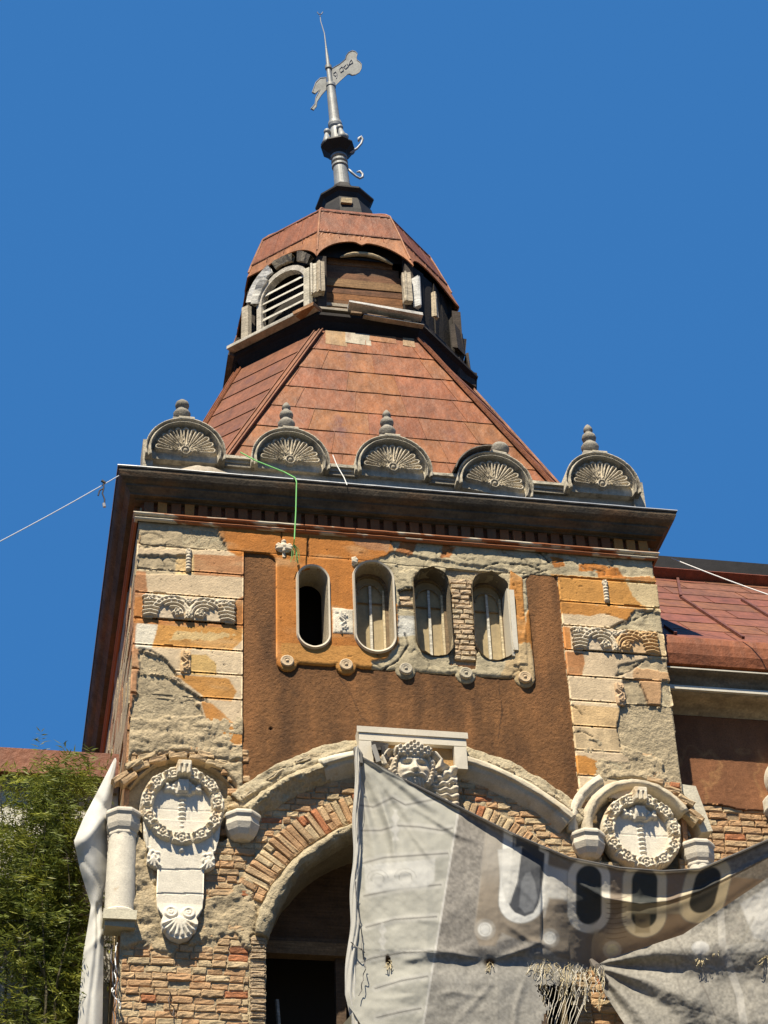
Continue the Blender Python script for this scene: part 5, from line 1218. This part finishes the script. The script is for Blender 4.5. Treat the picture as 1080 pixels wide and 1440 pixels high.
def tarp_col(u,v):
    C=np.zeros(u.shape+(3,)); C[:]=(.44,.43,.37)
    j=lambda s,f=.02:fbm(u,v,f,3,s)
    L=643-(v-1150)*.165                            # seam between printed quoins and roughcast
    inq=u<L+6*0
    C=C*(1+.10*j(1,.01)+.05*j(2,.05))[...,None]
    sp_=.5+.5*fbm(u,v,.33,2,12); rc=np.array((.25,.23,.20))*(1+.0*u)[...,None]; rc=rc*(.62+.75*sp_)[...,None]*(1+.25*j(6,.03))[...,None]
    low=sm(1335,1352,v+6*j(4,.03)); rc=rc*(1-low[...,None])+np.array((.30,.285,.25))*(.70+.60*sp_)[...,None]*low[...,None]*(1+.15*j(7,.02))[...,None]
    w=sm(-1.5,1.5,u-L); C=lerp(C,(0,0,0),w)+rc*w[...,None]
    C=lerp(C,(.62,.60,.55),sm(2.2,.8,np.abs(u-L))*.8)
    dx=np.array
    for k,P in enumerate(([(505,1132),(525,1135),(552,1122),(570,1132),(612,1124),(640,1120)],[(508,1168),(535,1168),(558,1161),(590,1163),(622,1168),(638,1164)],[(510,1214),(540,1206),(585,1203),(630,1200)],[(512,1260),(560,1250),(620,1244)],[(515,1304),(555,1293),(614,1289)],[(498,1357),(525,1347),(565,1340),(609,1338)],[(528,1390),(565,1379),(601,1373)],[(530,1431),(560,1424),(592,1418)])):
        d=dpl(u,v,P); C=lerp(C,(.09,.085,.075),sm(1.8,.6,d)*.85*(u<L-3)); C=lerp(C,(.60,.58,.53),sm(3.5,1.5,np.abs(d-3))*.35*(u<L-3)*(v>0))
    # printed ornaments
    o=sm(2,-2,sdp(u,v,[(512,1216),(612,1207),(611,1238),(600,1247),(514,1256)])); C=lerp(C,(.64,.63,.58),o*.8)
    for (cx,cv) in ((531,1236),(570,1234)):
        d=np.hypot(u-cx,(v-cv)*1.2); C=lerp(C,(.33,.32,.28),sm(1.4,.4,np.abs(d-9))*.6*(v<cv+3)); C=lerp(C,(.36,.35,.31),sm(1.2,.4,np.abs(d-15))*.5*(v<cv))
    for k in range(9): C=lerp(C,(.36,.35,.31),sm(1.6,.6,np.hypot(u-(522+9*k)-1.0*(v-1215),v-(1216-.9*k)))*.5)
    for (cx,cv,hh) in ((556,1160,22),(538,1318,20)): C=lerp(C,(.66,.64,.59),sm(6,3,np.abs(u-cx)-2*np.sin(v/2.5)+0*v+1)*sm(2,-2,np.abs(v-cv)-hh)*.6)
    # light strip, then the printed window frieze
    pale=sm(2,-2,sdp(u,v,[(684,1160),(716,1185),(745,1240),(720,1320),(676,1330),(668,1300)])); C=lerp(C,(.40,.365,.31),pale)
    fr=sdp(u,v,[(686,1165),(720,1180),(800,1215),(1110,1240),(1110,1100),(1150,1060),(1110,1300),(960,1330),(860,1372),(800,1350),(785,1346),(760,1325),(730,1322),(706,1312),(696,1330),(674,1330),(667,1310),(676,1240)])
    dark=(u>=0)&(fr<0); w=sm(2,-2,fr); C=lerp(C,(.27,.225,.17),w*1.); C=lerp(C,(.20,.10,.05),w*sm(780,960,u)*.32)
    C=lerp(C,(.40,.37,.32),w*sm(717,703,u)*sm(1260,1200,v)*.8)
    frame=(.80,.79,.73)
    def ovl(cx,v0,v1,r,fc,ic,t=13,sl=-.0):
        nonlocal C
        uu=u+(v-v1)*sl
        s=np.hypot(uu-cx,v-np.clip(v,v0+r,v1-r))-r; C=lerp(C,fc,sm(1.5,-1.5,s)*(v>0)); C=lerp(C,ic,sm(1.5,-1.5,s+t)); 
        C=lerp(C,(.30,.29,.26),sm(1.4,.3,np.abs(s-.5))*.5)
    ovl(732,1120,1298,33,frame,(.085,.09,.10),14,.07); C=lerp(C,(.20,.21,.22),sm(2,-2,np.hypot(u-739,(v-1228)*.5)-11)*.8)
    C=lerp(C,(.55,.54,.50),sm(3,0,np.abs(u-716+(v-1298)*.07))*.7*(v<1270))
    P=[(766,1215),(800,1225),(846,1262),(850,1275),(800,1268),(790,1264),(772,1263),(765,1290)]; C=lerp(C,(.62,.61,.56),sm(3,-3,sdp(u,v,P))*.9)
    C=lerp(C,(.62,.61,.56),sm(1.5,-1.5,sdp(u,v,[(700,1195),(735,1190),(735,1200),(728,1240),(717,1270),(712,1270),(704,1240)]))*.9)
    C=lerp(C,(.075,.08,.09),sm(1.2,-1.2,sdp(u,v,[(735,1185),(766,1200),(764,1235),(758,1270),(750,1284),(738,1289),(724,1283),(717,1272),(728,1240)])))
    C=lerp(C,(.24,.25,.26),sm(1.5,-1.5,sdp(u,v,[(733,1240),(739,1228),(746,1226),(752,1240),(756,1262),(750,1280),(738,1284),(730,1275)]))*.7)
    ovl(828,1205,1312,30,(.74,.70,.60),(.05,.055,.055),12,.0)
    ovl(905,1208,1318,31,(.66,.58,.42),(.05,.055,.05),13,.02); ovl(980,1205,1298,32,(.62,.53,.36),(.045,.045,.04),14,.25)
    C=lerp(C,(.42,.38,.28),sm(2,-2,sbox(u,v,884,960,1270,1285))*.6)
    C=lerp(C,(.30,.24,.15),sm(2,-2,sbox(u,v,893,914,1285,1312))*.6)
    for y_ in range(1262,1320,7): C=lerp(C,(.14,.10,.07),sm(1.1,.4,np.abs(v-y_-2*np.sin(u/9)))*sm(2,-2,np.abs(u-867)-14)*.6)
    for (cx,cv,r) in ((682,1307,10),(773,1319,9),(861,1336,8)):
        d=np.hypot(u-cx,v-cv); C=lerp(C,(.40,.37,.32),sm(1.5,-1.5,d-r-5)*.7); C=lerp(C,(.66,.65,.60) if cx<800 else (.45,.42,.30),sm(1.5,-1.5,d-r)); C=lerp(C,(.42,.40,.36),sm(1.2,.3,np.abs(d-r+3))*.6)
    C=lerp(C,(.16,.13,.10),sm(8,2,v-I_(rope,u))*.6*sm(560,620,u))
    # stains and holes rims
    for (cx,cv,a_,b_2) in ((545,1350,4,10),(688,1353,10,7)): C=lerp(C,(.10,.08,.06),sm(1.1,.6,np.hypot((u-cx)/a_,(v-cv)/b_2)))
    return C
nu,nv=380,250
sT,tT=np.meshgrid(np.linspace(0,1,nu),np.linspace(0,1,nv),indexing='ij')
uc=503+(1104-503)*sT; vt=I_(rope,uc); vb=np.where(uc<838,1462,I_(fold,uc)); kk=sm(826,846,uc); vb=1462*(1-kk)+I_(fold,uc)*kk
vv_=vt+(vb-vt)*tT
LE=[(1062,503),(1200,503),(1280,501),(1335,497),(1390,489),(1412,488),(1425,498),(1462,520)]
le=np.interp(vv_,[p[0] for p in LE],[p[1] for p in LE]); uu_=uc+(le-503)*(1-sT)**12
YY=tarp_y(uu_,vv_); xx,zz_=at(uu_,vv_,YY); P=np.stack([xx,YY,zz_],-1); CC=tarp_col(uu_,vv_)
hole=[(812,1368),(835,1362),(850,1400),(890,1470),(740,1470),(770,1425),(800,1395)]
hs=sdp(uu_,vv_,hole)+5*fbm(uu_,vv_,.08,3,5)
fr_=sdp(uu_,vv_,[(742,1362),(835,1345),(850,1400),(800,1470),(752,1470),(768,1420)])
net=(fr_<0)&(np.sin(uu_*1.5+vv_*.25)+1.2*fbm(uu_,vv_,.05,2,8)>.25)&(vv_>1385)
kill=(hs<0)|net
sp2=np.hypot((uu_-546)/5,(vv_-1350)/9)<.6; kill|=sp2|(np.hypot((uu_-689)/7,(vv_-1353)/4)<.7)
kc=~(kill[:-1,:-1]|kill[1:,1:]); V,F=gridmesh(P,kc)
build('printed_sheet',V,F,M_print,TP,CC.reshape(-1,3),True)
# lower right sheet, gathered at the knot
nu,nv=230,150
sT,tT=np.meshgrid(np.linspace(0,1,nu),np.linspace(0,1,nv),indexing='ij')
ut=834+(1106-834)*sT; vtop=I_(fold,ut)-4*sm(834,860,ut); vv2=vtop+(1466-vtop)*tT
uu2=ut+ (np.interp(vv2,[1358,1400,1440,1466],[835,852,878,896])-834)*(1-sT)**1.2
th=np.arctan2(vv2-1357,uu2-832); rr=np.hypot(uu2-832,vv2-1357)
Y2=-.34-.40*sm(0,150,rr)-.05*sm(0,1,tT)+.055*np.sin(th*13+.6+.5*np.sin(rr/40))*sm(4,70,rr)*sm(420,120,rr)+.03*fbm(uu2,vv2,.02,4,5)+.010*fbm(uu2,vv2,.08,3,6)-.016*cr(uu2,vv2*1.3-uu2*.5,.011,2,33)
x2,z2_=at(uu2,vv2,Y2); sp_=.5+.5*fbm(uu2,vv2,.33,2,15)
C2=np.array((.30,.282,.24))*(.66+.68*sp_)[...,None]*(1+.22*fbm(uu2,vv2,.02,4,21))[...,None]
C2=lerp(C2,(.58,.57,.53),sm(2,-3,sdp(uu2,vv2,[(1040,1270),(1106,1230),(1106,1330),(1060,1320)]))*.7)
def pl(P,w,c,a):
    global C2
    C2=lerp(C2,c,sm(w+1,w-.6,dpl(uu2,vv2,P))*a)
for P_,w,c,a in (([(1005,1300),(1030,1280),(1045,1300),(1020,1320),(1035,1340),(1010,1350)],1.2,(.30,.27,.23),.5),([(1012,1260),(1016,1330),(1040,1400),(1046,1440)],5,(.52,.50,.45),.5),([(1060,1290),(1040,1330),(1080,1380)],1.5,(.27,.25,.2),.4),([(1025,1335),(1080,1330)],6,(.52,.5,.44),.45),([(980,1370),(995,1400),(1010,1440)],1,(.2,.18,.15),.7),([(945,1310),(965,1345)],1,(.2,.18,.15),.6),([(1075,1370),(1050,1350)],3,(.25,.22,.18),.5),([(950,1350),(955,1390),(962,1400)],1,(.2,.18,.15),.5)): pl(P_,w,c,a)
C2=lerp(C2,(.60,.59,.55),sm(1.1,.8,np.hypot((uu2-985)/13,(vv2-1333)/10))*.8); C2=lerp(C2,(.30,.27,.22),sm(1.2,.7,np.hypot((uu2-1010)/12,(vv2-1345)/16))*.5)
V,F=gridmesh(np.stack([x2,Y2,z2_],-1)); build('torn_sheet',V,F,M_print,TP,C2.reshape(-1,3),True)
# hem rope, twisted edge strip, frayed threads
m=MB(); L=[(u,float(I_(rope,u))+1) for u in np.linspace(503,1106,60)]
m.tube([A3(u,v,float(I_(D0,u))-.0) for u,v in L],.018,8,(.07,.065,.06)); m.build('hem_rope',M_cord,TP)
vs_=np.linspace(1052,1445,90); cen=np.interp(vs_,[1052,1062,1200,1300,1360,1400,1445],[503,502,500,497,493,491,500])
m=MB(); Ws=np.interp(vs_,[1052,1070,1200,1300,1400,1445],[3,7,9,11,14,10])
P=[]
for v,c,w in zip(vs_,cen,Ws):
    P.append([ (*[A(c+w*(q-.5)*1.1+1.2*math.sin(v/17.),v,-.34-.10*(v-1052)/390)][0],q) for q in np.linspace(0,1,9)])
G=np.array([[ (p[0],-.36-.11*(vs_[i]-1052)/390-.035*math.sin(PI*p[2])+.014*math.sin(p[2]*13+vs_[i]/14.),p[1]) for p in row] for i,row in enumerate(P)]); V,F=gridmesh(G); m.add(V,F.tolist(),(.62,.60,.54)); m.build('twisted_edge',M_print,TP,True)
def squig(mb,u0,v0,u1,v1,y,r,c,amp=3,n=10,sd_=0):
    L=[]
    for i in range(n+1):
        t=i/n; L.append(A3(u0+(u1-u0)*t+amp*float(fbm(np.array(t*4.),np.array(sd_*1.),1,3,sd_)),v0+(v1-v0)*t+amp*.5*float(fbm(np.array(t*4.),np.array(5.+sd_),1,3,sd_)),y+.02*math.sin(i)))
    mb.tube(L,r,5,c)
m=MB(); straw=(.46,.38,.22)
for k in range(34):
    a=random.uniform(0,2*PI); c=random.choice(((546,1352,10),(689,1354,9),(985,1345,14),(1008,1330,16),(1078,1345,14)))
    y=float(tarp_y(np.array(c[0]),np.array(c[1])))-.03 if c[0]<800 else -.78
    r=random.uniform(.4,1.1)*c[2]; squig(m,c[0]+2*math.cos(a),c[1]+2*math.sin(a),c[0]+r*math.cos(a),c[1]+r*abs(math.sin(a))+4,y,.0035,straw,4,6,k)
for k in range(70):
    u=random.uniform(744,850); v=1350+.1*(u-744)+random.uniform(-3,8); squig(m,u,v,u+random.uniform(-10,8),v+random.uniform(12,60),-.50-random.random()*.1,.0032,(straw if random.random()<.6 else (.6,.56,.46)),8,9,k+50)
for k in range(16): squig(m,750+5.5*k,1385+random.uniform(-6,6),742+4*k,1462,-.55,.0035,(.55,.5,.4),3,8,k+140)
squig(m,505,1070,500,1240,-.45,.004,(.12,.11,.1),3,20,3); squig(m,500,1240,512,1350,-.50,.005,(.12,.11,.1),5,20,4); squig(m,494,1325,514,1340,-.5,.006,(.2,.19,.17),2,8,5); squig(m,515,1345,505,1400,-.55,.005,(.12,.11,.1),6,16,6)
m.build('frayed_threads',M_cord,TP)
m=MB(); m.tube([A3(831,1350,-.35),A3(838,1360,-.40),A3(846,1372,-.42),A3(856,1382,-.42)],[.02,.05,.04,.01],8,(.16,.14,.12)); m.tube([A3(500,1052,-.28),A3(504,1062,-.30),A3(507,1075,-.34)],[.03,.05,.03],8,(.20,.19,.17)); m.build('knot',M_print,TP)
m=MB(); P=[A3(478,1445,-.45),A3(500,1420,-.5),A3(512,1412,-.5),A3(520,1425,-.45),A3(516,1450,-.45)]; 
m.add([P[0],P[1],P[2],P[3],P[4]]+[(x,y+.02,z) for x,y,z in P],[(0,1,2,3,4),(9,8,7,6,5),(0,5,6,1),(1,6,7,2),(2,7,8,3),(3,8,9,4)],(.35,.32,.22)); m.build('curled_scrap',M_print,TP)
# ------------------------------------------------------------------ white tarp strip at the left edge
vs_=np.concatenate([np.linspace(1066,1280,60),np.linspace(1283,1460,50)])
eL=np.interp(vs_,[1066,1113,1151,1183,1221,1274,1300,1341,1400,1460],[161,137,117,104,112,128,124,117,112,108]); eR=np.interp(vs_,[1066,1070,1116,1160,1224,1277,1312,1440,1460],[163,164,159,152,150,143,146,144,143])
G=np.zeros((len(vs_),15,3)); CW=np.zeros((len(vs_),15,3))
for i,v in enumerate(vs_):
    for j in range(15):
        q=j/14; w=eR[i]-eL[i]; y=.12-.14*math.sin(PI*q)*min(1,w/50)-.12*(1-q)*math.exp(-((v-1180)/60)**2)+.006*math.sin(q*7+v/30)+.03*math.exp(-((q-.55-.1*math.sin(v/40))/.10)**2)*(v>1270)+.012*math.sin(v/9.+q*5)*math.exp(-((v-1280)/22)**2)
        # the folded-over flap
        fl=(v-(1190-45*q)); y-=.05*math.exp(-(fl/14)**2)*(v<1215)
        y+=.03*math.exp(-((v-(1122+18*q))/5)**2)+.010*float(fbm(np.array(q*3.),np.array(v/30.),1,4,9))+.012*math.exp(-((v-1200-60*q)/5)**2)-.015*math.exp(-((v-1340+30*q)/6)**2)
        x,z=A(eL[i]+w*q,v,y); G[i,j]=(x,y,z)
V,F=gridmesh(G); o=build('tarp_strip',V,F[:,::-1],M_white,None,(.7,.68,.64),True,loc=(-3.3,.1,-6.6)); tag(o,'narrow crumpled white tarp strip hanging beside the left column','tarp')
# ------------------------------------------------------------------ cords and wires
def cord(name,label,cat,P,r,c,n=8):
    m=MB(); m.tube(P,r,n,c); o=m.build(name,M_cord,None,loc=P[0]); return tag(o,label,cat)
def sag(a,b,s,n=24): a=np.array(a);b=np.array(b); return [a+(b-a)*t-np.array((0,0,s*4*t*(1-t))) for t in np.linspace(0,1,n)]
gp=[A3(338,636,-.16),A3(360,648,-.2),A3(400,664,-.26),A3(415,672,-.33),A3(417,678,-.34),A3(416,720,-.33),A3(414,758,-.32),A3(413,766,-.16),A3(417,776,-.12),A3(419,792,-.10)]
cord('green_cord','bright green cord hanging over the cornice down to the first window','cord',gp,.0075,(.20,.55,.16))
m=MB()
for k in range(5): m.tube([A3(413,765,-.2),A3(411+2.2*k,772,-.17),A3(409+3.2*k+random.uniform(-1,1),785+random.uniform(-6,8),-.14)],.004,5,(.25,.5,.15))
o=m.build('cord_knot',M_cord,bpy.data.objects['green_cord'])
cord('white_string','short white string lying over the parapet below the crests','string',[A3(468,640,-.16),A3(474,655,-.2),A3(484,672,-.28),A3(488,682,-.33)],.006,(.7,.7,.66))
cord('wire','thin pale wire running from the cornice corner to the lower left','wire',sag(A3(-40,782,-1.2),A3(167,669,-.31),.02),.006,(.45,.47,.5))
cord('wire','thin white wire crossing in front of the right wing roof','wire',sag(A3(1130,853,-.6),A3(944,785,.2),.02),.0075,(.75,.73,.7))
m=MB(); m.tube([A3(145,676,-.45),A3(146,686,-.45),A3(144,694,-.45),A3(147,702,-.45),A3(147,709,-.45)],.009,6,(.03,.03,.04)); m.tube([A3(138,697,-.45),A3(140,690,-.45),A3(145,687,-.45)],.009,6,(.03,.03,.04)); m.tube([A3(143,676,-.45),A3(148,679,-.45)],.018,6,(.03,.03,.03)); m.tube([A3(146,708,-.45),A3(147,713,-.45)],.018,8,(.3,.3,.32))
tag(m.build('line_hook',M_cord,None,loc=A3(145,694,-.45)),'small dark hook dangling from the wire left of the cornice','hook')
m=MB()
for k,(a,b_) in enumerate((((164,1325),(159,1395)),((158,1330),(162,1440)),((160,1390),(172,1420)),((166,1345),(161,1450)))): squig(m,*a,*b_,-.10,.006,((.7,.7,.68) if k%2==0 else (.08,.08,.09)),7,24,k+3)
squig(m,236,1395,246,1432,-.06,.006,(.07,.05,.04),5,12,9)
tg=thing('loose_cable','tangled thin cables hanging on the brick edge below the left column','cable',A3(162,1440,-.10)); m.build('cable',M_cord,tg)
# ------------------------------------------------------------------ leafy shrub on the left
SH=thing('climbing_shrub','tall leafy green shrub growing up against the left wing beside the tower','shrub',(-4.0,.3,-ZT))
m=MB(); stems=[]
for k in range(11):
    u0=random.uniform(-40,95); P=[]
    x1,z1=A(u0,1440,.35); 
    for i in range(14):
        t=i/13; v=1440-t*(1440-random.uniform(1065,1150)*1.0) if i else 1440
        P.append((u0+25*float(fbm(np.array(t*2.),np.array(k*1.),1,2,k)),1440-t*360*(1-.03*k),.15+.5*random.random()*.3+.3*(k%3)/3))
    pts=[A3(u,v,y) for u,v,y in P]; x,y,z=pts[0]; pts=[(x+.1,y,-15.4),(x,y,-10)]+pts; stems.append(pts)
    m.tube(pts,[.04,.03]+list(np.linspace(.013,.003,14)),6,(.07,.06,.03))
m.build('stems',M_wood,SH)
SP=[(-60,1100),(0,1082),(60,1080),(146,1090),(142,1098),(120,1145),(104,1185),(116,1270),(116,1330),(104,1470),(-60,1470)]
V=[];F=[];C=[]
rs=np.random.RandomState(11); n=0; spx=np.array(SP,float)
while n<1450:
    u=rs.uniform(-60,150); v=rs.uniform(1040,1475)
    q=float(sdp(np.array([[u]]),np.array([[v]]),spx)[0,0])
    dens=float(fbm(np.array(u),np.array(v),.022,3,4))
    if q>-2 or (dens<-.08 and rs.rand()<.8): continue
    if u<48 and 1085<v<1175 and rs.rand()<.8: continue
    if u<22 and 1300<v<1425 and rs.rand()<.8: continue
    n+=1
    y=rs.uniform(.22,.95) if u<80 else rs.uniform(.5,.95); x,z=A(u,v,y); base=np.array((x,y,z))
    d=np.array((rs.normal(0,.6),rs.normal(-.35,.5),rs.normal(.45,.5))); d/=np.linalg.norm(d); L=rs.uniform(.2,.5)
    tone=rs.uniform(.7,1.3); yel=rs.rand()
    kk=13
    for i in range(kk):
        t=(i+1)/kk; p=base+d*L*t-np.array((0,0,.10*t*t)); sd2=np.cross(d,(0,0,1)); sd2/=np.linalg.norm(sd2)+1e-9
        for s_ in (-1,1):
            ld=sd2*s_*.9+d*.55+rs.normal(0,.28,3)-np.array((0,0,.25)); ld/=np.linalg.norm(ld); ll=rs.uniform(.06,.13); wd_=np.cross(ld,rs.normal(0,1,3)); wd_/=np.linalg.norm(wd_); wd_*=rs.uniform(.005,.009)
            b0=len(V); V+=[p,p+ld*ll*.45+wd_,p+ld*ll,p+ld*ll*.45-wd_]; F.append((b0,b0+1,b0+2,b0+3))
            c=np.array((.175,.21,.038))*tone*(1+.5*(yel>.7)*np.array((1,.6,.1))); C+=[c]*4
build('foliage',V,F,M_leaf,SH,np.array(C))
